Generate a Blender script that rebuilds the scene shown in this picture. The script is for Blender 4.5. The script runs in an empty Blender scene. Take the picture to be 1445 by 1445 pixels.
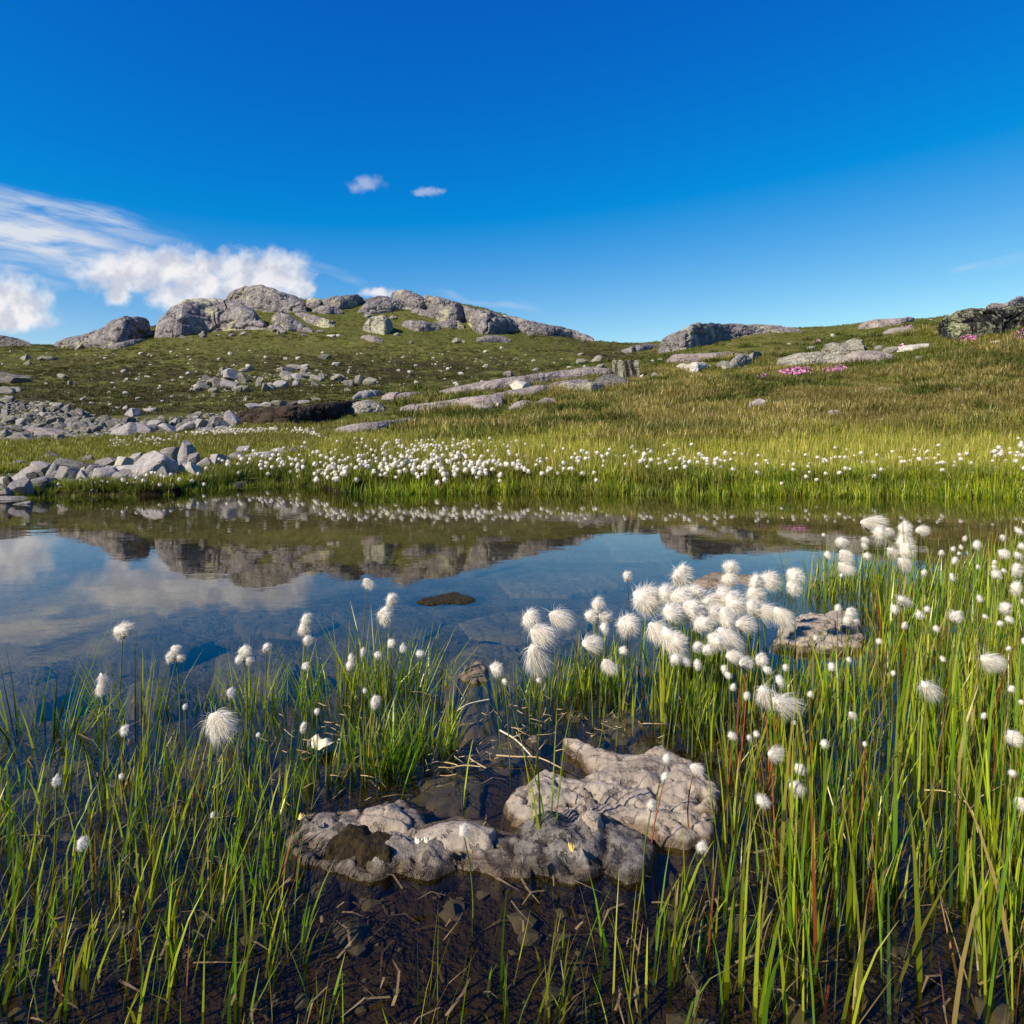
import bpy, bmesh, math, random
import numpy as np

# ------------------------------------------------------------------ camera, sky, sun
scene = bpy.context.scene
FX, CX, HY, CAMH = 963.0, 722.5, 608.0, 0.70      # focal length, centre, horizon (photo pixels), eye height (m)
cam_d = bpy.data.cameras.new('camera')
cam_d.sensor_width = 36.0
cam_d.lens = 36.0 * FX / 1445.0
cam_d.shift_y = -(722.5 - HY) / 1445.0
cam_d.clip_start = 0.05
cam_d.clip_end = 6000
cam = bpy.data.objects.new('camera', cam_d)
cam.location = (0, 0, CAMH)
cam.rotation_euler = (math.radians(90), 0, 0)
scene.collection.objects.link(cam)
scene.camera = cam

SUN_EL, SUN_AZ = 36.0, -127.0                       # degrees; azimuth from +Y (view direction), negative = left
se, sa = math.radians(SUN_EL), math.radians(SUN_AZ)
sun_dir = (math.sin(sa) * math.cos(se), math.cos(sa) * math.cos(se), math.sin(se))
sl = bpy.data.lights.new('sun', 'SUN')
sl.energy = 5.0
sl.angle = math.radians(0.5)
sl.color = (1.0, 0.86, 0.66)
sun = bpy.data.objects.new('sun', sl)
from mathutils import Vector
sun.rotation_euler = Vector(sun_dir).to_track_quat('Z', 'Y').to_euler()
scene.collection.objects.link(sun)

scene.view_settings.view_transform = 'Standard'
scene.view_settings.look = 'None'
scene.view_settings.gamma = 1
scene.view_settings.use_curve_mapping = False
scene.view_settings.exposure = 0.5
scene.render.engine = 'CYCLES'
scene.cycles.max_bounces = 8
scene.cycles.transparent_max_bounces = 20
scene.cycles.use_denoising = True
scene.cycles.caustics_reflective = False
scene.cycles.caustics_refractive = False

world = bpy.data.worlds.new('World')
scene.world = world
world.use_nodes = True
wt = world.node_tree
for n in list(wt.nodes):
    wt.nodes.remove(n)


class NB:
    """small helper that writes node trees"""
    def __init__(s, t): s.t = t
    def n(s, typ, **kw):
        nd = s.t.nodes.new(typ)
        for k, v in kw.items(): setattr(nd, k, v)
        return nd
    def put(s, sock, v):
        if isinstance(v, bpy.types.NodeSocket): s.t.links.new(v, sock)
        elif v is not None: sock.default_value = v
    def m(s, op, a, b=None, c=None, clamp=False):
        nd = s.n('ShaderNodeMath', operation=op); nd.use_clamp = clamp
        for i, v in enumerate((a, b, c)):
            if v is not None: s.put(nd.inputs[i], v)
        return nd.outputs[0]
    def v(s, op, a, b=None):
        nd = s.n('ShaderNodeVectorMath', operation=op)
        s.put(nd.inputs[0], a)
        if b is not None: s.put(nd.inputs[1], b)
        return nd.outputs['Value'] if op in ('LENGTH', 'DOT_PRODUCT', 'DISTANCE') else nd.outputs[0]
    def mix(s, f, a, b, mode='MIX'):
        nd = s.n('ShaderNodeMix', data_type='RGBA', blend_type=mode)
        s.put(nd.inputs[0], f); s.put(nd.inputs[6], a); s.put(nd.inputs[7], b)
        return nd.outputs[2]
    def noise(s, vec, scale, detail=3, rough=0.55, dist=0.0):
        nd = s.n('ShaderNodeTexNoise')
        if vec is not None: s.put(nd.inputs['Vector'], vec)
        nd.inputs['Scale'].default_value = scale
        nd.inputs['Detail'].default_value = detail
        nd.inputs['Roughness'].default_value = rough
        nd.inputs['Distortion'].default_value = dist
        return nd.outputs['Fac']
    def vor(s, vec, scale, feature='F1', out='Distance', rnd=1.0):
        nd = s.n('ShaderNodeTexVoronoi', feature=feature)
        if vec is not None: s.put(nd.inputs['Vector'], vec)
        nd.inputs['Scale'].default_value = scale
        nd.inputs['Randomness'].default_value = rnd
        return nd.outputs[out]
    def step(s, x, lo, hi):
        nd = s.n('ShaderNodeMapRange', interpolation_type='SMOOTHSTEP')
        s.put(nd.inputs[0], x)
        nd.inputs[1].default_value = lo; nd.inputs[2].default_value = hi
        return nd.outputs[0]
    def bump(s, h, strength, dist):
        nd = s.n('ShaderNodeBump')
        nd.inputs['Strength'].default_value = strength
        nd.inputs['Distance'].default_value = dist
        s.put(nd.inputs['Height'], h)
        return nd.outputs[0]


def C(r, g, b): return (r, g, b, 1.0)


def build_world():
    b = NB(wt)
    sky = b.n('ShaderNodeTexSky', sky_type='NISHITA')
    sky.sun_disc = False
    sky.sun_elevation = se
    sky.sun_rotation = sa
    sky.altitude = 1200
    sky.air_density = 1.0
    sky.dust_density = 0.15
    sky.ozone_density = 3.0
    hs = b.n('ShaderNodeHueSaturation')
    hs.inputs['Hue'].default_value = 0.489
    hs.inputs['Saturation'].default_value = 1.22
    hs.inputs['Value'].default_value = 1.0
    b.put(hs.inputs['Color'], sky.outputs[0])
    sc_ = b.n('ShaderNodeSeparateColor'); b.put(sc_.inputs[0], hs.outputs[0])
    cr_ = b.m('MINIMUM', b.m('MAXIMUM', b.m('SUBTRACT', b.m('MULTIPLY', sc_.outputs[0], 1.15), .83), .01), 2.6)
    cg_ = b.m('MINIMUM', b.m('MULTIPLY', b.m('POWER', sc_.outputs[1], 1.317), .426), 4.0)
    cb_ = b.m('MULTIPLY', b.m('POWER', sc_.outputs[2], .572), 1.435)
    cc_ = b.n('ShaderNodeCombineColor'); b.put(cc_.inputs[0], cr_); b.put(cc_.inputs[1], cg_); b.put(cc_.inputs[2], cb_)
    base = cc_.outputs[0]
    tc = b.n('ShaderNodeTexCoord')
    sep = b.n('ShaderNodeSeparateXYZ'); b.put(sep.inputs[0], tc.outputs['Generated'])
    x, y, z = sep.outputs
    yy = b.m('MAXIMUM', y, 0.06)
    front = b.step(y, 0.1, 0.25)
    # cloud map coordinates: tangent of bearing and of height, in hundreds of photo pixels
    u = b.m('ADD', b.m('MULTIPLY', b.m('DIVIDE', x, yy), FX / 100), CX / 100)
    w = b.m('SUBTRACT', HY / 100, b.m('MULTIPLY', b.m('DIVIDE', z, yy), FX / 100))
    cb = b.n('ShaderNodeCombineXYZ'); b.put(cb.inputs[0], u); b.put(cb.inputs[1], w)
    q = cb.outputs[0]
    blobs = [(0.0, 4.25, .48, .34), (.33, 4.28, .34, .30), (.22, 4.50, .55, .14), (-.55, 4.3, .6, .5), (-1.4, 4.2, .9, .4),
             (1.75, 3.86, .62, .24), (2.3, 3.80, .66, .27), (2.75, 3.86, .34, .24), (1.67, 4.15, .20, .14), (2.55, 4.18, .46, .18),
             (2.95, 4.02, .36, .26), (3.3, 3.78, .42, .22), (3.85, 3.88, .52, .28), (3.5, 4.05, .7, .26), (4.2, 4.05, .28, .16),
             (5.35, 4.13, .22, .08),
             (-4.0, 3.9, 1.2, .5), (19.5, 4.0, 1.4, .3), (17.6, 4.3, .8, .2)]
    wn = b.n('ShaderNodeTexNoise'); b.put(wn.inputs['Vector'], q)
    wn.inputs['Scale'].default_value = 3.2; wn.inputs['Detail'].default_value = 6; wn.inputs['Roughness'].default_value = .55
    warp = b.v('SCALE', b.v('SUBTRACT', wn.outputs['Color'], (.5, .5, .5)))
    warp.node.inputs[3].default_value = .30
    qw = b.v('ADD', q, warp)
    mx = None
    for cx, cy, rx, ry in blobs:
        d = b.v('LENGTH', b.v('MULTIPLY', b.v('SUBTRACT', qw, (cx, cy, 0)), (.88 / rx, .82 / ry, 0)))
        k = b.m('SUBTRACT', 1.0, d)
        mx = k if mx is None else b.m('SMOOTH_MAX', mx, k, .12)
    fb = b.noise(q, 3.4, 9, .55)
    cum = b.step(b.m('ADD', mx, b.m('MULTIPLY', b.m('SUBTRACT', fb, .5), 1.25)), -.26, .62)
    thin = b.step(b.noise(b.v('ADD', q, (3, 1, 0)), 1.6, 5, .55), .30, .60)
    cum = b.m('MULTIPLY', cum, b.m('ADD', .74, b.m('MULTIPLY', thin, .2)))
    m2 = None
    for cx, cy, rx, ry in [(5.17, 2.60, .30, .15), (5.02, 2.62, .14, .08), (6.0, 2.70, .26, .09), (6.2, 2.69, .10, .06)]:
        d = b.v('LENGTH', b.v('MULTIPLY', b.v('SUBTRACT', qw, (cx, cy, 0)), (1 / rx, 1 / ry, 0)))
        k = b.m('SUBTRACT', 1.0, d); m2 = k if m2 is None else b.m('SMOOTH_MAX', m2, k, .1)
    cum = b.m('MAXIMUM', cum, b.m('MULTIPLY', b.step(b.m('ADD', m2, b.m('MULTIPLY', b.m('SUBTRACT', fb, .5), 1.6)), -.1, .9), .34))
    # cirrus streaks
    def streak(x0, y0, x1, y1, w0, amt, sc=1.0):
        dx, dy = x1 - x0, y1 - y0
        L = math.hypot(dx, dy); dx /= L; dy /= L
        rel = b.v('SUBTRACT', q, (x0, y0, 0))
        a = b.v('DOT_PRODUCT', rel, (dx, dy, 0)); c = b.v('DOT_PRODUCT', rel, (-dy, dx, 0))
        cc = b.n('ShaderNodeCombineXYZ'); b.put(cc.inputs[0], b.m('MULTIPLY', a, .55)); b.put(cc.inputs[1], b.m('MULTIPLY', c, 3.4)); cc.inputs[2].default_value = x0
        nz = b.noise(cc.outputs[0], 1.6 * sc, 5, .55, .3)
        bow = b.m('ADD', c, b.m('MULTIPLY', b.m('SUBTRACT', b.noise(q, .8, 2), .5), .5))
        band = b.m('SUBTRACT', 1.0, b.m('POWER', b.m('ABSOLUTE', b.m('DIVIDE', bow, w0)), 1.5), clamp=True)
        ends = b.m('MULTIPLY', b.step(a, -.25 * L, .1 * L), b.m('SUBTRACT', 1.0, b.step(a, .55 * L, 1.02 * L)))
        return b.m('MULTIPLY', b.m('MULTIPLY', band, ends), b.m('MULTIPLY', b.step(nz, .26, .70), amt))
    cir = None
    for a in [(-1.6, 2.4, 2.9, 3.55, .26, 1.1), (-2.0, 2.95, 2.6, 3.72, .48, 1.3), (-1, 3.55, 1.9, 3.9, .30, .6), (4.4, 3.78, 5.3, 4.05, .10, .3),
              (6.3, 4.12, 7.8, 4.36, .07, .35), (13.6, 3.82, 14.7, 3.52, .08, .35), (15.5, 3.3, 19, 2.6, .3, .5)]:
        k = streak(*a); cir = k if cir is None else b.m('MAXIMUM', cir, k)
    # self shading of the cumulus: thinner, greyer towards its underside
    sh = b.step(b.m('SUBTRACT', b.noise(b.v('ADD', q, (-.10, -.12, 0)), 3.0, 5, .55), b.noise(b.v('ADD', q, (.08, .1, 0)), 3.0, 5, .55)), -.17, .15)
    ccol = b.mix(b.m('ADD', .2, b.m('MULTIPLY', sh, .8)), C(2.75, 2.8, 3.2), C(4.5, 4.35, 4.3))
    col = b.mix(b.m('MULTIPLY', cir, front), base, C(3.3, 3.5, 3.9))
    col = b.mix(b.m('MULTIPLY', cum, front), col, ccol)
    bg = b.n('ShaderNodeBackground'); b.put(bg.inputs[0], col)
    bg.inputs[1].default_value = 0.15
    out = b.n('ShaderNodeOutputWorld')
    b.t.links.new(bg.outputs[0], out.inputs[0])


build_world()
rng = np.random.default_rng(7)
random.seed(7)
coll = scene.collection

# ------------------------------------------------------------------ numeric helpers
def _h(ix, iy, iz, seed):
    h = (ix.astype(np.int64) * 374761393 + iy.astype(np.int64) * 668265263 + iz.astype(np.int64) * 1274126177 + seed * 974634777) & 0xffffffff
    h = ((h ^ (h >> 13)) * 1274126177) & 0xffffffff
    h = h ^ (h >> 16)
    return (h & 0xffffff) / float(0xffffff) * 2 - 1


def vnoise(p, seed=0):
    i = np.floor(p); f = p - i; f = f * f * (3 - 2 * f)
    x, y, z = i[..., 0], i[..., 1], i[..., 2]
    fx, fy, fz = f[..., 0], f[..., 1], f[..., 2]
    r = 0
    for dz in (0, 1):
        for dy in (0, 1):
            for dx in (0, 1):
                wgt = (fx if dx else 1 - fx) * (fy if dy else 1 - fy) * (fz if dz else 1 - fz)
                r = r + wgt * _h(x + dx, y + dy, z + dz, seed)
    return r


def fbm(p, oct=4, seed=0, gain=.5):
    a, s, r = 1.0, 0.0, 0
    for k in range(oct):
        r = r + a * vnoise(p * (2.03 ** k) + k * 17.3, seed + k); s += a; a *= gain
    return r / s


def fbm2(x, y, sc, oct=4, seed=0):
    return fbm(np.stack([x * sc, y * sc, np.full_like(x, seed * 3.7)], -1), oct, seed)


def sstep(x, a, b_):
    t = np.clip((x - a) / (b_ - a), 0, 1)
    return t * t * (3 - 2 * t)


# ------------------------------------------------------------------ terrain
TP = np.array([-400, -200, 0, 75, 150, 225, 300, 375, 450, 525, 600, 690, 760, 830, 900, 960, 1050, 1150, 1250, 1350, 1445, 1650, 1900], float)
TY = np.array([12, 16, 20, 26, 34, 45, 60, 80, 100, 115]) * .78
TT = np.array([
 [676,676,673,671,670,670,670,669,668,666,665,664,664,664,664,663,663,663,663,663,663,663,663],
 [652,650,648,647,646,645,643,640,638,636,634,633,633,632,632,631,631,630,630,629,628,626,624],
 [632,630,628,627,626,624,621,619,617,615,613,611,610,608,607,604,601,598,593,588,585,580,572],
 [608,606,604,603,603,602,601,600,601,596,592,588,585,580,575,570,564,558,550,543,538,525,510],
 [580,577,575,575,576,577,578,574,566,567,568,560,554,547,543,538,530,524,512,500,488,465,440],
 [555,550,548,547,546,546,546,546,547,550,552,543,534,524,524,514,505,497,480,458,438,405,380],
 [530,525,522,518,514,508,500,502,506,512,518,522,521,517,508,494,484,476,458,446,432,400,370],
 [502,500,496,492,480,470,464,456,455,458,462,468,480,490,492,482,470,466,455,448,436,410,380],
 [492,489,486,487,476,458,436,418,424,421,419,434,454,481,484,480,466,463,458,453,442,420,390],
 [498,493,490,490,482,466,446,430,432,429,428,443,463,485,486,482,469,465,463,460,448,428,400]], float)
TZ = CAMH + (HY - TT) * TY[:, None] / FX
SHP = np.array([-400, 0, 40, 60, 150, 230, 290, 340, 400, 440, 475, 600, 700, 900, 1100, 1300, 1445, 1900], float)
SHY = FX * CAMH / (np.array([706, 707, 706, 703, 702, 700, 691, 686, 685, 690, 697, 696, 695, 697, 699, 700, 701, 701], float) - 3 - HY)
# fine table, smoothed
_gp = np.linspace(TP[0], TP[-1], 460)
_gl = np.linspace(math.log(TY[0]), math.log(TY[-1]), 200)
_cols = np.stack([np.interp(_gp, TP, TZ[i]) for i in range(len(TY))])
_fine = np.stack([np.interp(_gl, np.log(TY), _cols[:, j]) for j in range(len(_gp))], 1)
def _blur(a, n, ax):
    k = np.hanning(n + 2)[1:-1]; k /= k.sum()
    pad = [(0, 0), (0, 0)]; pad[ax] = (n // 2, n // 2)
    a2 = np.pad(a, pad, mode='edge')
    return np.apply_along_axis(lambda v: np.convolve(v, k, 'valid'), ax, a2)
_fine = _blur(_blur(_fine, 9, 1), 9, 0)


def to_pY(x, y):
    a = np.arctan2(x, y)
    lim = math.radians(50)
    ac = np.clip(a, -lim, lim)
    r = np.hypot(x, y)
    return CX + FX * np.tan(ac), r * np.cos(ac)


def zt(x, y):
    x = np.asarray(x, float); y = np.asarray(y, float)
    px, Y = to_pY(x, y)
    L = np.log(np.clip(Y, TY[0], TY[-1]))
    fi = np.clip((px - _gp[0]) / (_gp[1] - _gp[0]), 0, len(_gp) - 1.001)
    fj = np.clip((L - _gl[0]) / (_gl[1] - _gl[0]), 0, len(_gl) - 1.001)
    i = fi.astype(int); j = fj.astype(int); fi = fi - i; fj = fj - j
    z = (_fine[j, i] * (1 - fi) * (1 - fj) + _fine[j, i + 1] * fi * (1 - fj) + _fine[j + 1, i] * (1 - fi) * fj + _fine[j + 1, i + 1] * fi * fj)
    # beyond the crest the land falls away and levels out
    far = np.clip(Y - TY[-1], 0, None)
    z = z - 9 * (1 - np.exp(-far / 90))
    # hummocks grow with distance from the water
    z = z + fbm2(x, y, .9, 3, 3) * .035 * sstep(Y, 8, 12) + fbm2(x, y, .35, 4, 5) * .16 * sstep(Y, 12, 22) + fbm2(x, y, .13, 4, 9) * .38 * sstep(Y, 22, 45) + fbm2(x, y, 1.4, 2, 4) * .07 * sstep(Y, 13, 20)
    sh = np.interp(px, SHP, SHY) + fbm2(x, y, 1.3, 4, 11) * .30
    d = Y - sh
    zfirst = _fine[0, np.clip(((px - _gp[0]) / (_gp[1] - _gp[0])).astype(int), 0, len(_gp) - 1)]
    t = np.clip(d / np.maximum(TY[0] - sh, .3), 0, 1)
    bank = .055 + (zfirst - .055) * t + fbm2(x, y, 3, 3, 13) * .012
    land = np.where(Y < TY[0], bank, z)
    bed = -.06 - .42 * sstep(-d, 0, 2.6)
    zz = bed + (land - bed) * sstep(d, -.06, .04)
    # near side: the pond shoals towards the camera, right of the rocks a peat shelf almost reaches the surface
    shoal = -.40 + .27 * sstep(3.3 - y, 0, 1.9)
    shelf_y = np.interp(px, [-300, 0, 300, 640, 760, 900, 1150, 1300, 1445, 1900], [1.5, 1.7, 1.8, 1.9, 2.0, 2.4, 3.1, 3.5, 3.9, 4.5])
    shelf = -.36 + .325 * sstep(shelf_y + .35 - y, 0, .8)
    near = np.maximum(shoal, shelf) + fbm2(x, y, 4, 4, 21) * .022
    zz = np.where(d < -.3, np.maximum(zz, np.where(y < 5.5, near, -9)), zz)
    back = -.03 + sstep(.85 - y, 0, 1.4) * .22 + sstep(-y, 0, 30) * 1.5 + fbm2(x, y, 2.5, 3, 23) * .02
    zz = np.where(y < .9, np.maximum(zz, back), zz)
    return zz


_scan = np.exp(np.linspace(math.log(.75), math.log(TY[-1] + 8), 900))
_hx = np.arange(-480, 1961, 3.0)
_hs = np.stack([zt((c - CX) / FX * _scan, _scan) for c in _hx])
def hit(px, py, dflt=None):
    """where the line of sight through a photo pixel meets the ground"""
    zr = CAMH + (HY - py) / FX * _scan
    q = min(max((px - _hx[0]) / 3.0, 0), len(_hx) - 1.001); i = int(q); q -= i
    g = _hs[i] * (1 - q) + _hs[i + 1] * q
    k = np.nonzero(zr < g)[0]
    if len(k) == 0:
        Y = dflt if dflt else TY[-1]
    else:
        k = k[0]
        if k == 0: Y = _scan[0]
        else:
            a = zr[k - 1] - g[k - 1]; c = g[k] - zr[k]
            Y = _scan[k - 1] + (_scan[k] - _scan[k - 1]) * a / max(a + c, 1e-9)
    return (px - CX) / FX * Y, Y, CAMH + (HY - py) / FX * Y


def gz(x, y): return float(zt(np.array([x]), np.array([y]))[0])


# ------------------------------------------------------------------ object helpers
def new_mesh(name, verts, faces, mats=(), smooth=False, midx=None, tint=None):
    me = bpy.data.meshes.new(name)
    verts = np.asarray(verts, np.float32); faces = np.asarray(faces, np.int32)
    nf, k = faces.shape
    me.vertices.add(len(verts)); me.vertices.foreach_set('co', verts.ravel())
    me.loops.add(nf * k); me.loops.foreach_set('vertex_index', faces.ravel())
    me.polygons.add(nf)
    me.polygons.foreach_set('loop_start', np.arange(0, nf * k, k, dtype=np.int32))
    me.polygons.foreach_set('loop_total', np.full(nf, k, np.int32))
    if midx is not None: me.polygons.foreach_set('material_index', np.asarray(midx, np.int32))
    me.polygons.foreach_set('use_smooth', np.full(nf, smooth, bool))
    for m in mats: me.materials.append(m)
    if tint is not None:
        at = me.color_attributes.new('tint', 'FLOAT_COLOR', 'POINT')
        t4 = np.ones((len(verts), 4), np.float32); t4[:, :3] = tint
        at.data.foreach_set('color', t4.ravel())
    me.update(calc_edges=True)
    me.validate()
    return me


def tag(o, label=None, cat=None, group=None, kind=None):
    if label: o['label'] = label
    if cat: o['category'] = cat
    if group: o['group'] = group
    if kind: o['kind'] = kind
    return o


def link(name, me, parent=None, loc=None, rot=None, scale=None):
    o = bpy.data.objects.new(name, me)
    coll.objects.link(o)
    if parent: o.parent = parent
    if loc is not None: o.location = loc
    if rot is not None: o.rotation_euler = rot
    if scale is not None: o.scale = scale
    return o


_ico = {}
def ico(sub):
    if sub not in _ico:
        bm = bmesh.new(); bmesh.ops.create_icosphere(bm, subdivisions=sub, radius=1.0)
        bm.verts.ensure_lookup_table()
        _ico[sub] = (np.array([v.co[:] for v in bm.verts]), np.array([[v.index for v in f.verts] for f in bm.faces]))
        bm.free()
    return _ico[sub]


def grid_faces(ns, nt):
    i, j = np.meshgrid(np.arange(ns - 1), np.arange(nt - 1), indexing='ij')
    a = i * nt + j
    return np.stack([a, a + nt, a + nt + 1, a + 1], -1).reshape(-1, 4)


# ------------------------------------------------------------------ materials
def mat(name):
    m = bpy.data.materials.new(name); m.use_nodes = True
    t = m.node_tree
    for n in list(t.nodes): t.nodes.remove(n)
    b = NB(t)
    out = b.n('ShaderNodeOutputMaterial')
    return m, b, out


def principled(b, out, col, rough=.9, normal=None, spec=.3):
    p = b.n('ShaderNodeBsdfPrincipled')
    b.put(p.inputs['Base Color'], col); b.put(p.inputs['Roughness'], rough)
    p.inputs['Specular IOR Level'].default_value = spec
    if normal is not None: b.put(p.inputs['Normal'], normal)
    b.t.links.new(p.outputs[0], out.inputs[0])
    return p


def rock_mat(name, c1, c2, dark, lichen, lich_amt, scale, bump=.6, dist=.02, streak=False, dark_amt=.5, obj_var=.25, dt=.52, crack=.25, wet=False):
    """grey gneiss: mottled, dark speckle, lichen patches, cracks"""
    m, b, out = mat(name)
    tc = b.n('ShaderNodeTexCoord'); v = tc.outputs['Object']
    oi = b.n('ShaderNodeObjectInfo')
    v = b.v('ADD', v, b.v('SCALE', (13.1, 7.7, 5.3))); 
    sc = v.node.inputs[1].links[0].from_node; b.put(sc.inputs[3], oi.outputs['Random'])
    n1 = b.noise(v, scale, 6, .62); n2 = b.noise(v, scale * 5, 5, .7); n3 = b.noise(v, scale * .45, 4, .6)
    col = b.mix(b.step(n1, .35, .68), c1, c2)
    col = b.mix(b.m('MULTIPLY', b.step(b.m('ADD', b.m('MULTIPLY', n2, .6), b.m('MULTIPLY', b.noise(v, scale * 1.7, 6, .75, .8), .4)), dt - .01, dt + .07), dark_amt), col, dark)
    if streak:
        sv = b.v('MULTIPLY', v, (1, 1, .22))
        col = b.mix(b.step(b.noise(sv, scale * 1.5, 5, .65, .6), .46, .6), col, dark)
    lm = b.m('MULTIPLY', b.step(b.m('ADD', n3, b.m('MULTIPLY', n2, .35)), .86 - .17 * lich_amt, .92 - .17 * lich_amt), min(1, .5 + lich_amt * .5))
    col = b.mix(lm, col, lichen)
    cr = b.vor(b.v('ADD', v, b.v('SCALE', b.n('ShaderNodeTexNoise').outputs[1])), scale * .8, 'DISTANCE_TO_EDGE')
    crk = b.m('SUBTRACT', 1.0, b.step(cr, 0.0, .03))
    col = b.mix(b.m('MULTIPLY', crk, crack), col, C(dark[0] * .6, dark[1] * .6, dark[2] * .6))
    hv = b.n('ShaderNodeHueSaturation'); b.put(hv.inputs['Color'], col)
    b.put(hv.inputs['Value'], b.m('ADD', 1 - obj_var / 2, b.m('MULTIPLY', oi.outputs['Random'], obj_var)))
    h = b.m('ADD', b.m('MULTIPLY', n1, 1.0), b.m('MULTIPLY', n2, .45))
    if wet:                                                # splash line, random dark mottling and dark sunken spots on the stones in the water
        g_ = b.n('ShaderNodeNewGeometry'); sz = b.n('ShaderNodeSeparateXYZ'); b.put(sz.inputs[0], g_.outputs['Position'])
        lvl = b.m('ADD', sz.outputs[2], b.m('MULTIPLY', b.m('SUBTRACT', n1, .5), -.035))
        wetm = b.m('SUBTRACT', 1.0, b.step(lvl, .010, .019))
        spots = b.m('MULTIPLY', b.step(b.noise(v, scale * 2.6, 4, .6, .3), .57, .63), .75)
        big = b.m('MULTIPLY', b.step(b.noise(v, scale * .6, 5, .7, .6), .50, .60), .45)
        col = hv.outputs[0]
        col = b.mix(big, col, b.mix(1.0, col, C(.58, .56, .55), 'MULTIPLY'))
        col = b.mix(spots, col, dark)
        col = b.mix(wetm, col, b.mix(1.0, col, C(.34, .28, .21), 'MULTIPLY'))
        h = b.m('SUBTRACT', h, b.m('MULTIPLY', spots, .35))
        rough = b.m('SUBTRACT', .9, b.m('MULTIPLY', wetm, .55))
        principled(b, out, col, rough, b.bump(h, bump, dist), .4)
        return m
    h = b.m('SUBTRACT', h, b.m('MULTIPLY', crk, crack))
    principled(b, out, hv.outputs[0], .92, b.bump(h, bump, dist), .25)
    return m


G = {}
G['hill'] = rock_mat('weathered_gneiss', C(.19, .175, .18), C(.31, .285, .28), C(.075, .068, .075), C(.42, .40, .24), .62, 1.1, .8, .14, dark_amt=.75, dt=.47, obj_var=.2)
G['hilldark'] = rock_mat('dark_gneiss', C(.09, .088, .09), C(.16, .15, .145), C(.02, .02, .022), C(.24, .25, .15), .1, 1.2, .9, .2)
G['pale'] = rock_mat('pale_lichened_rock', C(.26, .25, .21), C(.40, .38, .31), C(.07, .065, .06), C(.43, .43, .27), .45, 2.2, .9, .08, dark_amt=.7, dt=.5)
G['black'] = rock_mat('black_streaked_rock', C(.10, .10, .085), C(.28, .29, .18), C(.010, .010, .012), C(.40, .42, .24), .35, .9, 1.0, .15, dark_amt=1.0, dt=.44)
G['stripe'] = rock_mat('striped_rock', C(.24, .24, .18), C(.36, .36, .25), C(.012, .012, .012), C(.40, .41, .24), .3, 1.3, .9, .08, streak=True)
G['slab'] = rock_mat('purple_grey_slab', C(.21, .18, .175), C(.33, .285, .27), C(.09, .07, .07), C(.37, .35, .27), .15, 1.6, .7, .08)
G['shore'] = rock_mat('shore_stone', C(.25, .235, .235), C(.37, .345, .335), C(.09, .08, .08), C(.40, .39, .33), .1, 3.2, .7, .03, obj_var=.45, crack=.1)
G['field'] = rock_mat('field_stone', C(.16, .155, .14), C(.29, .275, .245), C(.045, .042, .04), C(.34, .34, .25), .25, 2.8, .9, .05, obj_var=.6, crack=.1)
G['white'] = rock_mat('pale_stone', C(.40, .38, .33), C(.55, .52, .46), C(.16, .14, .12), C(.50, .49, .36), .2, 3, .6, .03, crack=.1)
G['near'] = rock_mat('near_limestone', C(.27, .225, .18), C(.39, .335, .27), C(.11, .09, .07), C(.47, .42, .35), .3, 14, .9, .010, dark_amt=.5, obj_var=0, crack=0, dt=.53, wet=True)
G['neargrey'] = rock_mat('near_grey_rock', C(.085, .078, .072), C(.18, .165, .15), C(.025, .022, .020), C(.33, .30, .27), .45, 14, 1.0, .012, obj_var=0, crack=0, dark_amt=.7, dt=.5, wet=True)
G['mid'] = rock_mat('near_mottled_rock', C(.18, .155, .13), C(.29, .25, .21), C(.05, .042, .035), C(.40, .35, .29), .5, 14, 1.0, .012, obj_var=0, crack=0, dark_amt=.65, dt=.5, wet=True)
G['wet'] = rock_mat('submerged_rock', C(.13, .115, .095), C(.22, .20, .17), C(.04, .034, .028), C(.3, .28, .24), .1, 5, .6, .01, obj_var=.4, crack=0)
G['brown'] = rock_mat('brown_stone', C(.16, .12, .085), C(.25, .20, .15), C(.06, .045, .03), C(.30, .26, .21), .2, 6, .6, .008, crack=0)


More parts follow.
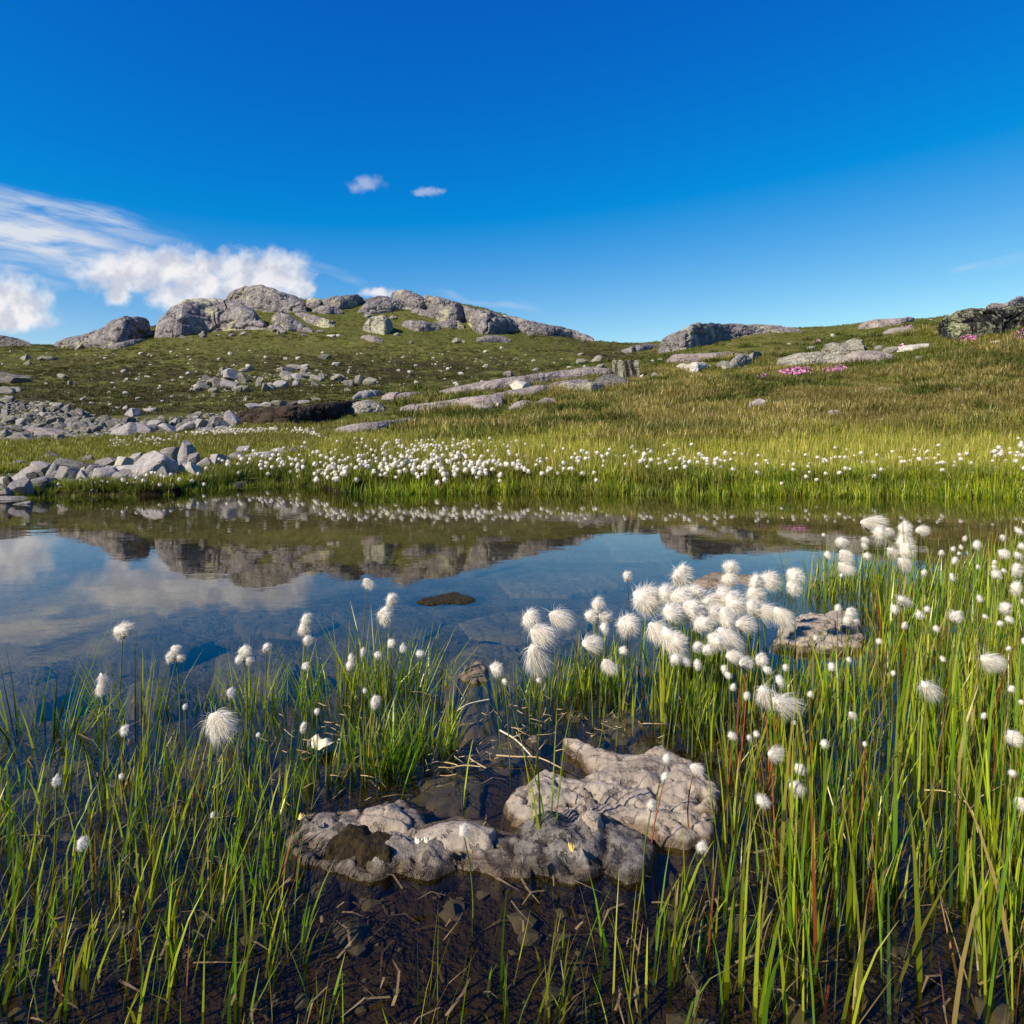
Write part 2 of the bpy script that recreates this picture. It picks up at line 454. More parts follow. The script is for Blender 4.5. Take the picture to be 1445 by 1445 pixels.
def ground_mat():
    m, b, out = mat('ground_cover')
    g = b.n('ShaderNodeNewGeometry'); P = g.outputs['Position']
    at = b.n('ShaderNodeAttribute'); at.attribute_name = 'tint'
    sep = b.n('ShaderNodeSeparateColor'); b.put(sep.inputs[0], at.outputs['Color'])
    heath, tan, green = sep.outputs
    n1 = b.noise(P, .35, 6, .65); n2 = b.noise(P, 2.2, 6, .7); n3 = b.noise(P, 9, 5, .7); n4 = b.noise(P, .09, 4, .6)
    pv = b.v('MULTIPLY', P, (1, 1, 3))
    n5 = b.noise(pv, .9, 5, .7, .4)
    col = b.mix(b.step(n2, .35, .65), C(.058, .078, .013), C(.145, .15, .034))
    col = b.mix(b.m('MULTIPLY', b.step(n1, .48, .66), .6), col, C(.18, .15, .048))
    col = b.mix(b.m('MULTIPLY', b.m('MULTIPLY', green, b.step(n1, .25, .6)), .8), col, b.mix(n2, C(.045, .09, .008), C(.11, .15, .018)))
    tanc = b.mix(b.step(n3, .35, .65), C(.12, .09, .03), C(.32, .25, .10))
    col = b.mix(b.m('MULTIPLY', tan, b.step(b.m('ADD', n5, b.m('MULTIPLY', n2, .4)), .58, .80)), col, tanc)
    hc = b.mix(b.step(n2, .3, .7), C(.022, .022, .009), C(.060, .048, .022))
    col = b.mix(b.m('MULTIPLY', heath, b.step(b.m('ADD', n1, b.m('MULTIPLY', n5, .6)), .62, .92)), col, hc)
    dk = b.step(b.noise(pv, .55, 5, .75, .5), .58, .68)
    col = b.mix(b.m('MULTIPLY', dk, .6), col, C(.028, .034, .010))
    # peat and silt where the sheet dips to the water and below it
    sz = b.n('ShaderNodeSeparateXYZ'); b.put(sz.inputs[0], P); Z = sz.outputs[2]
    silt = b.mix(b.step(n3, .3, .7), C(.060, .045, .024), C(.15, .12, .075))
    silt = b.mix(b.step(n2, .42, .6), silt, C(.20, .18, .155))
    peat = b.mix(n3, C(.008, .006, .004), C(.030, .020, .012))
    peat = b.mix(b.step(Z, -.03, .0), b.mix(n3, C(.030, .020, .009), C(.085, .060, .028)), peat)
    wet = b.mix(b.step(Z, -.06, -.045), silt, peat)
    col = b.mix(b.step(Z, .035, .06), wet, col)
    h = b.m('ADD', n3, b.m('MULTIPLY', n2, 1.5))
    principled(b, out, col, 1.0, b.bump(h, .8, .08), .1)
    return m


def blade_mat(name, trans=.48, gloss=.06, var=.35):
    m, b, out = mat(name)
    at = b.n('ShaderNodeAttribute'); at.attribute_name = 'tint'
    oi = b.n('ShaderNodeObjectInfo')
    g = b.n('ShaderNodeNewGeometry')
    hs = b.n('ShaderNodeHueSaturation'); b.put(hs.inputs['Color'], at.outputs['Color'])
    k = b.noise(g.outputs['Position'], .5, 4, .6)
    b.put(hs.inputs['Value'], b.m('ADD', 1 - var, b.m('ADD', b.m('MULTIPLY', oi.outputs['Random'], var), b.m('MULTIPLY', k, var))))
    tone = hs.outputs[0]
    if var > .4:
        P = g.outputs['Position']
        tone = b.mix(b.m('MULTIPLY', b.step(b.noise(P, .16, 5, .65, .5), .47, .62), .65), tone, C(.19, .145, .05))
        tone = b.mix(b.m('MULTIPLY', b.step(b.noise(b.v('ADD', P, (40, 9, 3)), .22, 5, .65, .5), .52, .62), .6), tone, C(.055, .075, .016))
        tone = b.mix(b.m('MULTIPLY', b.step(b.noise(b.v('ADD', P, (4, 90, 3)), .3, 5, .65, .5), .55, .66), .5), tone, C(.32, .27, .085))
    d = b.n('ShaderNodeBsdfDiffuse'); b.put(d.inputs[0], tone)
    tr = b.n('ShaderNodeBsdfTranslucent'); b.put(tr.inputs[0], b.mix(1.0, tone, C(1.15, 1.2, .55), 'MULTIPLY'))
    mx = b.n('ShaderNodeMixShader'); mx.inputs[0].default_value = trans
    b.t.links.new(d.outputs[0], mx.inputs[1]); b.t.links.new(tr.outputs[0], mx.inputs[2])
    gl = b.n('ShaderNodeBsdfGlossy'); gl.inputs['Roughness'].default_value = .4; gl.inputs[0].default_value = C(.9, .95, .7)
    m2 = b.n('ShaderNodeMixShader'); m2.inputs[0].default_value = gloss
    b.t.links.new(mx.outputs[0], m2.inputs[1]); b.t.links.new(gl.outputs[0], m2.inputs[2])
    b.t.links.new(m2.outputs[0], out.inputs[0])
    return m


def cotton_mat(name='cotton_fluff', wisp=0.0):
    m, b, out = mat(name)
    g = b.n('ShaderNodeNewGeometry')
    col = b.mix(b.noise(g.outputs['Position'], 60, 3), C(.82, .77, .68), C(.94, .92, .87))
    d = b.n('ShaderNodeBsdfDiffuse'); b.put(d.inputs[0], col)
    tr = b.n('ShaderNodeBsdfTranslucent'); b.put(tr.inputs[0], col)
    mx = b.n('ShaderNodeMixShader'); mx.inputs[0].default_value = .38
    b.t.links.new(d.outputs[0], mx.inputs[1]); b.t.links.new(tr.outputs[0], mx.inputs[2])
    if wisp:
        tp = b.n('ShaderNodeBsdfTransparent'); m2 = b.n('ShaderNodeMixShader'); m2.inputs[0].default_value = wisp
        b.t.links.new(mx.outputs[0], m2.inputs[1]); b.t.links.new(tp.outputs[0], m2.inputs[2]); mx = m2
    b.t.links.new(mx.outputs[0], out.inputs[0])
    return m


def water_mat():
    m, b, out = mat('pond_water')
    g = b.n('ShaderNodeNewGeometry'); P = g.outputs['Position']
    big = b.noise(b.v('MULTIPLY', P, (.8, 1.3, 1)), 1.1, 3, .5)
    small = b.noise(b.v('MULTIPLY', P, (1, 1.8, 1)), 7.0, 3, .5, .5)
    h = b.m('ADD', b.m('MULTIPLY', big, .0011), b.m('MULTIPLY', small, .00022))
    nb = b.n('ShaderNodeBump'); nb.inputs['Strength'].default_value = 1.0; nb.inputs['Distance'].default_value = 1.0
    b.put(nb.inputs['Height'], h); N = nb.outputs[0]
    cosi = b.m('ABSOLUTE', b.v('DOT_PRODUCT', g.outputs['Incoming'], N))
    refl = b.m('ADD', .02, b.m('MULTIPLY', .98, b.m('POWER', b.m('SUBTRACT', 1.0, cosi, clamp=True), 5.0)))
    gl = b.n('ShaderNodeBsdfGlossy'); gl.inputs['Roughness'].default_value = .015; b.put(gl.inputs['Normal'], N)
    gl.inputs[0].default_value = C(.95, .95, .95)
    tp = b.n('ShaderNodeBsdfTransparent'); tp.inputs[0].default_value = C(.56, .53, .38)
    mx = b.n('ShaderNodeMixShader'); b.put(mx.inputs[0], refl)
    b.t.links.new(tp.outputs[0], mx.inputs[1]); b.t.links.new(gl.outputs[0], mx.inputs[2])
    b.t.links.new(mx.outputs[0], out.inputs[0])
    return m


def plain(name, c1, c2, sc=20, rough=.85, bump=.3, dist=.005):
    m, b, out = mat(name)
    tc = b.n('ShaderNodeTexCoord')
    n = b.noise(tc.outputs['Object'], sc, 5, .65)
    principled(b, out, b.mix(b.step(n, .3, .7), c1, c2), rough, b.bump(n, bump, dist))
    return m


G['ground'] = ground_mat()
G['blade'] = blade_mat('sedge_blade', var=.2)
G['tuft'] = blade_mat('grass_tuft', .3, .03, .45)
G['heath'] = blade_mat('heath_shrub', .15, .02, .38)
G['cotton'] = cotton_mat()
G['wisp'] = cotton_mat('cotton_wisps', .42)
G['water'] = water_mat()
G['stem'] = plain('cottongrass_stem', C(.05, .08, .012), C(.12, .15, .03), 60)
G['redstem'] = plain('red_stem', C(.22, .05, .015), C(.32, .10, .03), 60)
G['darkstem'] = plain('dark_stem', C(.02, .03, .012), C(.05, .06, .02), 60)
G['peat'] = plain('peat', C(.010, .007, .005), C(.065, .045, .03), 1.6, .95, .9, .1)
G['moss'] = plain('dark_moss', C(.010, .008, .004), C(.055, .036, .012), 90, 1, 1, .02)
G['pink'] = plain('pink_petals', C(.50, .15, .36), C(.76, .33, .60), 5)
G['soggy'] = plain('soggy_leaf', C(.10, .065, .03), C(.24, .17, .09), 40)
G['straw'] = plain('dead_stalk', C(.35, .24, .11), C(.55, .43, .24), 40)
G['leaf'] = plain('pale_leaf', C(.55, .50, .36), C(.70, .66, .52), 30)
G['yellow'] = plain('yellow_petal', C(.6, .42, .05), C(.75, .6, .2), 30)

# ------------------------------------------------------------------ the ground sheet
def zones(x, y):
    px, Y = to_pY(x, y)
    z = zt(x, y)
    py = HY - FX * (z - CAMH) / np.maximum(Y, .5)
    def e(cx, cy, rx, ry): return np.exp(-(((px - cx) / rx) ** 2 + ((py - cy) / ry) ** 2))
    land = sstep(Y, 12, 16)
    heath = np.clip(1.1 * e(150, 545, 190, 38) + .9 * e(330, 540, 160, 26) + .9 * e(620, 525, 170, 20) + .5 * e(40, 590, 120, 30) + .6 * e(850, 500, 90, 16) + .35, 0, 1) * sstep(Y, 18, 26)
    heath *= 1 - .75 * sstep(px, 860, 960)
    tan = np.clip(sstep(px, 620, 980) * sstep(py, 505, 540) * (1 - sstep(py, 608, 622)) + .45 * e(420, 480, 330, 26) + .3 * e(1050, 490, 250, 16), 0, 1) * land
    green = np.clip(1 - sstep(Y, 11, 17) + 1.0 * e(620, 478, 190, 16) + 1.1 * e(430, 455, 80, 14) + 1.0 * e(470, 548, 70, 10) + .9 * e(1230, 487, 60, 18) + .9 * e(930, 545, 90, 16) + .8 * e(1000, 525, 120, 10) + .6 * e(560, 600, 140, 14) + .5 * e(400, 605, 90, 8) + .4 * e(150, 480, 200, 14), 0, 1)
    return np.stack([heath, tan, green], -1)


def build_ground():
    tfront = np.tan(math.radians(41))
    a1 = np.arctan(np.linspace(-tfront, tfront, 800))
    a2 = np.linspace(math.radians(41), math.radians(319), 150)[1:-1]
    az = np.concatenate([a1, a2])
    r = np.concatenate([[.02, .2, .35, .5, .65], np.exp(np.linspace(math.log(.8), math.log(100), 440)), np.exp(np.linspace(math.log(105), math.log(4500), 30))])
    A, R = np.meshgrid(az, r, indexing='ij')
    # front columns use depth so that rows lie across the view
    X = R * np.sin(A); Y = R * np.cos(A)
    Z = zt(X.ravel(), Y.ravel()).reshape(X.shape)
    na, nr = A.shape
    v = np.stack([X, Y, Z], -1).reshape(-1, 3)
    f = grid_faces(na, nr)
    j = np.arange(nr - 1); a = (na - 1) * nr + j
    wrap = np.stack([a, j, j + 1, a + 1], -1)
    me = new_mesh('ground', v, np.concatenate([f, wrap]), [G['ground']], smooth=True, tint=zones(v[:, 0], v[:, 1]))
    tag(link('ground', me), kind='structure')


build_ground()
wv = [(-16, -14, 0), (16, -14, 0), (16, 9.6, 0), (-16, 9.6, 0)]
tag(link('pond_water', new_mesh('pond_water', wv, [(0, 1, 2, 3)], [G['water']])), kind='structure')

# ------------------------------------------------------------------ rocks
def cells(p, n, seed, w=.06, stretch=(1, 1, 1), lohi=None):
    """joint pattern: groove depth at the borders and a height per block"""
    r = np.random.default_rng(seed)
    lo, hi = (p.min(0), p.max(0)) if lohi is None else lohi
    s = lo + r.random((n, 3)) * (hi - lo)
    st = np.array(stretch)
    q = p + .12 * np.stack([vnoise(p * 2.5, seed + 1), vnoise(p * 2.5, seed + 2), vnoise(p * 2.5, seed + 3)], -1)
    d = np.linalg.norm((q[:, None, :] - s[None]) * st, axis=2)
    o = np.argsort(d, 1)[:, :2]
    d1 = np.take_along_axis(d, o[:, :1], 1)[:, 0]; d2 = np.take_along_axis(d, o[:, 1:2], 1)[:, 0]
    groove = 1 - sstep(d2 - d1, 0, w)
    tilt = r.normal(size=(n, 3)) * .5
    off = r.random(n)[o[:, 0]] + np.einsum('ij,ij->i', tilt[o[:, 0]], (q - s[o[:, 0]]))
    return groove, off


def rock_verts(seed, sub=3, planes=11, lo=.55, hi=.92, rough=.07, blocks=0):
    v, f = ico(sub)
    r = np.random.default_rng(seed)
    p = v.copy()
    p = np.sign(p) * np.abs(p) ** .8
    p *= 1 + .16 * vnoise(v * 1.3 + seed, seed)[:, None]
    for k in range(planes):
        n = r.normal(size=3); n /= np.linalg.norm(n)
        d = r.uniform(lo, hi)
        h = p @ n - d
        p = p - np.outer(np.clip(h, 0, None), n)
    nrm = v
    if blocks:
        g, off = cells(p, blocks, seed + 5, .10)
        p = p + nrm * (off * .10 - g * .10)[:, None]
    p = p + nrm * (rough * fbm(p * 2.2 + seed, 4, seed))[:, None]
    mn, mxx = p.min(0), p.max(0)
    p = (p - (mn + mxx) / 2) / ((mxx - mn) / 2)
    return p, f


_vars = {}
def rock_var(kind, k, mt, sub=3):
    key = (kind, k, mt, sub)
    if key not in _vars:
        base = (kind, k, sub)
        if base not in _vars:
            if kind == 'ang': _vars[base] = rock_verts(100 + k, sub, 9, .38, .8, .05)
            elif kind == 'flat': _vars[base] = rock_verts(300 + k, sub, 12, .45, .85, .05)
            elif kind == 'rnd': _vars[base] = rock_verts(200 + k, sub, 7, .7, .95, .07)
            elif kind == 'blk': _vars[base] = rock_verts(400 + k, sub, 12, .5, .9, .06, 12)
        p, f = _vars[base]
        _vars[key] = new_mesh('stone', p, f, [G[mt]], smooth=False)
    return _vars[key]


used_px = []          # pixel outlines of rocks, so grass keeps off them
def stone(px, base, w, h, mt='field', kind='ang', label=None, name='boulder', cat='boulder', group=None, sub=3, k=None, tilt=.25, sink=.38, dep=None, yaw=None, Y=None, zf=None):
    """a stone whose foot meets the ground at photo point (px, base), w by h photo pixels"""
    if Y is None: x, y, z = hit(px, base)
    else: x, y, z = (px - CX) / FX * Y, Y, (zf if zf is not None else CAMH + (HY - base) / FX * Y)
    s = y / FX
    W, H = w * s / 2, h * s / 2
    D = (dep * s / 2) if dep else W * random.uniform(.65, 1.0)
    H2 = H * (1 + sink)
    k = random.randrange(14) if k is None else k
    o = link(name, rock_var(kind, k, mt, sub), loc=(x, y + D * .7, z + H - H * sink * .9),
             rot=(random.uniform(-tilt, tilt) * .5, random.uniform(-tilt, tilt), random.uniform(-.5, .5) if yaw is None else yaw),
             scale=(W * 1.03, D, H2))
    tag(o, label, cat, group)
    return o


def outcrop(name, top, base, mt, label, cat='rock outcrop', group=None, kd=1.7, q=1.0, nb=22, rough=.055, groove=.11, ns=150, nt=56, parts=None, Yd=None, dmin=0.0, stretch=(1, 1, 1), kind=None, blockamp=.16, wid=.045, back=1.0):
    top = np.array(top, float); base = np.array(base, float)
    x0, x1 = top[0, 0], top[-1, 0]
    xs = np.linspace(x0, x1, ns)
    pt = np.interp(xs, top[:, 0], top[:, 1]); pb = np.interp(xs, base[:, 0], base[:, 1])
    pb = np.maximum(pb, pt + .5)
    kx = np.linspace(x0, x1, 21)
    kt = np.interp(kx, xs, pt); kb = np.interp(kx, xs, pb)
    Yf = np.array([hit(a, c, Yd)[1] for a, c in zip(kx, kb)])
    Yh = np.array([hit(a, c, 1e3)[1] for a, c in zip(kx, kt)])
    med = np.median(Yf)
    Yf = np.clip(Yf, med * .75, med * 1.25)
    Yf = np.convolve(np.pad(Yf, 2, mode='edge'), np.ones(5) / 5, 'valid')
    hm = np.max(kb - kt) * med / FX
    D = np.minimum(np.maximum(kd * hm, dmin), .85 * np.maximum(Yh - Yf, .3 * hm + .02))
    D = np.convolve(np.pad(D, 2, mode='edge'), np.ones(5) / 5, 'valid')
    Yf = np.interp(xs, kx, Yf); D = np.interp(xs, kx, D)
    Zf = CAMH + (HY - pb) / FX * Yf
    Yt = Yf + D; Zt = CAMH + (HY - pt) / FX * Yt
    nf = int(nt * .66); nbk = nt - nf
    ph = np.linspace(0, math.pi / 2, nf - 1)
    c = np.cos(ph) ** q; s_ = np.sin(ph) ** q
    Yg = [Yf - .02 * D]; Zg = [Zf - .35 * hm - .1]
    for a, b_ in zip(c, s_):
        Yg.append(Yf + D * (1 - a)); Zg.append(Zf + (Zt - Zf) * b_)
    gb = zt((xs - CX) / FX * Yt, Yt + D * back)
    for t in np.linspace(0, 1, nbk + 1)[1:]:
        yb = Yt + D * back * t
        Yg.append(yb); Zg.append(Zt + (np.minimum(gb, Zt) - .25 * hm - .1 - Zt) * t ** 2.2)
    Yg = np.stack(Yg, 1); Zg = np.stack(Zg, 1)
    Xg = ((xs - CX) / FX)[:, None] * Yg
    sarr = np.linspace(0, 1, ns)
    e = np.clip(np.minimum(sarr, 1 - sarr) / .03, 0, 1) ** .5
    gl = zt(Xg.ravel(), Yg.ravel()).reshape(Xg.shape) - .05
    low = np.minimum(gl, Zf[:, None]) - .1
    Zg = np.where(Zg > low, low + (Zg - low) * e[:, None], Zg)
    P = np.stack([Xg, Yg, Zg], -1)
    du = np.gradient(P, axis=0); dv = np.gradient(P, axis=1)
    N = np.cross(du, dv); N /= np.maximum(np.linalg.norm(N, axis=2, keepdims=True), 1e-9)
    if N[ns // 2, nf // 2, 1] > 0: N = -N
    pf = P.reshape(-1, 3) / max(hm, 1e-3)
    g, off = cells(pf, nb, sum(ord(ch) for ch in label) % 997, wid, stretch)
    amp = e[:, None] * np.clip(np.minimum(np.arange(nt), 3) / 3, 0, 1)[None]
    rg = 1 - np.abs(fbm(pf * np.array([1.3, 1.3, 2.4]) + 31, 4, 17)).reshape(ns, nt) * 2.2
    disp = (-.11 * np.clip(rg, 0, 1) ** 5 + off.reshape(ns, nt) * blockamp * .35 - g.reshape(ns, nt) * groove + rough * 1.6 * fbm(pf * 1.6, 6, 3, .6).reshape(ns, nt) + rough * .4 * fbm(pf * 9, 3, 8).reshape(ns, nt)) * hm
    lim = .06 * hm
    disp = np.where(disp > lim, lim, disp)
    P = P + N * (disp * amp)[..., None]
    me = new_mesh(name, P.reshape(-1, 3), grid_faces(ns, nt), [G[mt]], smooth=False)
    o = link(name, me)
    used_px.append(np.array(list(map(tuple, top)) + list(map(tuple, base[::-1]))))
    if kind: tag(o, label, kind=kind)
    else: tag(o, label, cat, group)
    return o


GR = 'rock outcrops along the hill crest'
O = lambda top, base, mt, label, **k: outcrop('rock_outcrop', top, base, mt, label, group=k.pop('group', GR), **k)
O([(-60,480),(-30,477),(0,474),(25,478),(46,487)], [(-60,489),(46,489)], 'hilldark', 'low dark rock hump on the skyline beyond the left end of the hill', Yd=80)
O([(76,487),(88,482),(100,479),(125,473),(150,462),(160,454),(176,449),(205,450),(214,459)], [(76,490),(110,491),(130,488),(165,488),(190,481),(214,470)], 'hill', 'jointed grey crag on the left shoulder of the hill, lowest of the crest outcrops', nb=30)
O([(150,490),(165,484),(190,479),(205,478)], [(150,492),(170,492),(190,487),(205,480)], 'hill', 'small pale slab just below the left shoulder crag', kd=1.6, ns=60, nt=30)
O([(216,474),(222,458),(232,446),(245,432),(262,424),(290,422),(320,423),(340,428),(355,440),(372,457),(378,464)], [(216,476),(240,477),(262,474),(300,468),(340,466),(378,465)], 'hill', 'massive grey dome with yellow lichen and a slanting crack, largest outcrop on the hill', nb=8, ns=240, nt=100, stretch=(1.4, .8, .7), blockamp=.05, groove=.10, wid=.02, rough=.04)
O([(316,424),(330,413),(345,407),(370,405),(395,413),(415,420),(428,428),(434,438)], [(316,427),(345,433),(365,441),(390,440),(412,441),(434,441)], 'hill', 'highest summit crag with a shadowed right end', nb=22, ns=180, nt=70, stretch=(.7, .8, 1.5))
O([(382,452),(388,444),(396,438),(410,446),(428,460),(443,469)], [(382,454),(400,467),(420,468),(443,470)], 'hill', 'grey crag with a round yellow knob under the summit', nb=14, ns=90)
O([(416,441),(430,442),(450,446),(464,451),(474,459)], [(416,444),(440,459),(460,463),(474,461)], 'hill', 'sloping grey slab right of the yellow knobbed crag', nb=8, ns=80, nt=40)
O([(432,424),(442,420),(452,423)], [(432,434),(452,434)], 'hill', 'short rock block in the notch right of the summit', nb=6, ns=50, nt=30)
O([(452,424),(470,419),(490,417),(505,415),(515,424)], [(452,431),(475,439),(495,435),(515,427)], 'hill', 'grey cliff on the skyline between summit and long ridge', nb=14, ns=100)
O([(504,440),(512,433),(520,426),(545,422),(560,423),(582,436)], [(504,442),(530,443),(550,441),(565,437),(582,438)], 'hill', 'pale footed ledge below the crest, left of the long ridge', nb=12, ns=120, stretch=(.8, 1, 1.8))
O([(552,417),(560,412),(572,411),(585,414),(602,420),(606,433)], [(552,421),(575,436),(592,441),(606,436)], 'hill', 'pointed start of the long pink grey ridge on the skyline', nb=12, ns=100)
O([(598,419),(620,421),(645,428),(658,437)], [(598,437),(610,442),(612,453),(640,459),(658,453)], 'hill', 'broad pink grey cliff in the middle of the long ridge', nb=14, ns=110)
O([(648,431),(665,437),(690,440),(712,449),(732,458)], [(648,442),(658,458),(666,466),(682,473),(706,471),(732,466)], 'hill', 'bulging pale cliff with green lichen where the ridge bends down', nb=14, ns=120)
O([(705,445),(722,446),(740,451),(760,457),(790,462),(812,468),(828,473),(840,481)], [(705,455),(722,463),(735,469),(755,471),(770,474),(800,476),(840,483)], 'hill', 'long low tail of the ridge dropping to the right', nb=24, ns=200, stretch=(1.6, 1, .9))
O([(512,465),(518,455),(526,448),(540,446),(550,452),(555,462)], [(512,467),(530,471),(546,473),(555,466)], 'pale', 'round pale boulder in the green hollow below the ledges', nb=8, ns=80, q=.65)
O([(566,457),(572,453),(590,453),(605,455),(622,462)], [(566,459),(585,468),(605,468),(622,466)], 'hill', 'low grey ledge in the green hollow, right of the round boulder', nb=10, ns=90)
O([(509,475),(520,473),(532,475),(541,481)], [(509,478),(525,483),(541,483)], 'slab', 'flat slab on the turf under the round boulder', nb=4, ns=60, nt=30)
O([(672,477),(690,474),(710,474),(722,480)], [(672,483),(700,483),(722,483)], 'slab', 'brownish flat outcrop on the slope below the bent ridge', nb=8, ns=60, nt=30)
O([(926,491),(934,478),(950,470),(962,465),(975,459),(990,457),(1030,458),(1060,460),(1110,463),(1134,466)], [(926,500),(950,497),(985,491),(1010,484),(1045,475),(1080,470),(1134,468)], 'hill', 'grey whaleback of rock on the skyline right of the saddle', nb=18, ns=200, nt=70, blockamp=.08)
O([(876,495),(895,488),(915,485),(928,488)], [(876,498),(900,497),(928,490)], 'hill', 'thin pale slab in the saddle between the two hills', kd=2, ns=70, nt=30)
O([(514,425),(524,420),(536,418),(546,419),(553,423)], [(514,429),(535,428),(553,427)], 'hilldark', 'dark heathery ledge on the skyline between the cliff and the pointed ridge start', nb=10, ns=80)
O([(440,437),(452,432),(470,433),(484,440)], [(440,441),(462,444),(484,443)], 'hill', 'low broken shelf under the skyline cliff right of the summit', nb=8, ns=80)
O([(580,438),(594,436),(606,440),(614,447)], [(580,441),(598,446),(614,450)], 'hill', 'small grey step between the pale footed ledge and the broad cliff', nb=6, ns=60)
O([(618,456),(632,452),(648,453),(656,460)], [(618,461),(636,464),(656,464)], 'hill', 'shaded block tucked under the broad cliff of the ridge', nb=6, ns=60)
O([(92,486),(112,482),(140,478),(158,478)], [(92,489),(125,488),(158,484)], 'pale', 'pale sloping slab at the foot of the left shoulder crag', nb=6, ns=80)
O([(376,462),(386,458),(396,460),(404,467)], [(376,465),(390,468),(404,469)], 'hill', 'small toe of rock at the right foot of the massive dome', nb=4, ns=50)
for i in range(44):                                     # blocks fallen to the feet of the crest outcrops
    a = random.choice([random.uniform(110, 210), random.uniform(225, 375), random.uniform(380, 520), random.uniform(520, 840)])
    b_ = float(np.interp(a, [110, 165, 210, 262, 376, 442, 495, 540, 620, 682, 730, 800, 840], [489, 490, 470, 476, 466, 470, 440, 445, 458, 473, 468, 476, 483])) + random.uniform(0, 5)
    w = random.uniform(5, 13)
    stone(a, b_, w, w * random.uniform(.4, .75), random.choice(['hill', 'hill', 'pale']), random.choice(['ang', 'blk']), '%s block fallen to the foot of the %s' % ('larger' if w > 9 else 'small', 'left shoulder crag' if a < 215 else 'massive grey dome' if a < 378 else 'summit crags' if a < 450 else 'skyline cliff' if a < 560 else 'broad cliff' if a < 660 else 'bulging pale cliff' if a < 735 else 'low tail of the ridge'), 'fallen_block', 'boulder', 'blocks fallen from the crest outcrops', sink=.35)
GR2 = 'ledges on the right hill'
O([(938,510),(950,501),(975,499),(1000,498),(1030,497),(1048,501)], [(938,513),(975,511),(1010,509),(1048,505)], 'slab', 'long low ledge under the whaleback', group=GR2, nb=12, ns=120, nt=40)
O([(953,517),(962,514),(978,512),(992,511),(1006,519)], [(953,518),(965,523),(978,528),(992,524),(1006,521)], 'white', 'smooth whitish boulder with a grey underside below the long ledge', group=GR2, nb=4, ns=80, nt=40)
O([(1008,514),(1020,510),(1030,512),(1040,502),(1050,499),(1058,504),(1062,512)], [(1008,520),(1020,523),(1035,520),(1050,519),(1062,514)], 'pale', 'stacked pale rocks right of the smooth whitish boulder', group=GR2, nb=10, ns=80)
O([(1056,500),(1064,496),(1072,496),(1074,500)], [(1056,509),(1064,509),(1074,502)], 'pale', 'small pale cap stone right of the stacked rocks', group=GR2, nb=3, ns=40, nt=24)
O([(1094,512),(1100,506),(1112,502),(1130,499),(1155,497),(1175,500),(1200,503),(1215,507)], [(1094,515),(1115,518),(1145,516),(1180,514),(1215,509)], 'pale', 'lichened slab with a smooth left nose, largest of the mid right ledges', group=GR2, nb=12, ns=140)
O([(1158,497),(1165,487),(1175,484),(1190,487),(1200,492)], [(1158,500),(1175,503),(1200,499)], 'pale', 'broken block on top of the lichened slab', group=GR2, nb=8, ns=80)
O([(1182,489),(1195,482),(1205,478),(1216,480),(1221,490)], [(1182,494),(1200,498),(1221,497)], 'pale', 'pale angular block, topmost of the mid right ledges', group=GR2, nb=8, ns=80)
O([(1180,508),(1200,499),(1225,495),(1245,497),(1262,502)], [(1180,513),(1210,512),(1240,509),(1262,506)], 'slab', 'purplish flat slab running right from the lichened slab', group=GR2, nb=10, ns=100, kd=1.6)
O([(1262,493),(1275,488),(1290,486),(1312,485)], [(1262,497),(1285,495),(1312,489)], 'white', 'narrow pale slab below the green bank right of the purplish slab', group=GR2, nb=5, ns=70, nt=30)
O([(1210,461),(1225,453),(1240,451),(1262,450),(1280,448),(1292,449)], [(1210,465),(1240,463),(1270,458),(1292,453)], 'slab', 'pale skyline slab left of the big black boulder', nb=8, ns=110, Yd=42)
O([(1244,470),(1255,464),(1275,461),(1290,462)], [(1244,472),(1265,470),(1290,466)], 'slab', 'thin pinkish slab below the skyline slab', group=GR2, nb=6, ns=60, nt=30)
O([(1324,463),(1328,454),(1334,448),(1348,443),(1370,438),(1395,439),(1408,445),(1416,452)], [(1324,472),(1330,478),(1345,479),(1365,476),(1385,474),(1416,472)], 'black', 'great overhanging black and green boulder on the right skyline', group=GR2, nb=16, ns=180, nt=80, q=.45, kd=.55, blockamp=.35, groove=.14, rough=.12)
O([(1385,441),(1405,438),(1425,435),(1445,430),(1480,424),(1560,418)], [(1385,472),(1405,470),(1420,466),(1445,462),(1480,458),(1560,452)], 'black', 'green lichened rock wall running off to the right of the great black boulder', group=GR2, nb=20, ns=180, nt=70, q=.6, blockamp=.2, groove=.1, rough=.08)
O([(1388,436),(1400,431),(1420,427),(1445,419),(1480,412),(1560,402)], [(1388,441),(1420,439),(1445,432),(1480,427),(1560,420)], 'slab', 'pale capping slab along the top of the right skyline', group=GR2, nb=10, ns=120, nt=40, Yd=45)
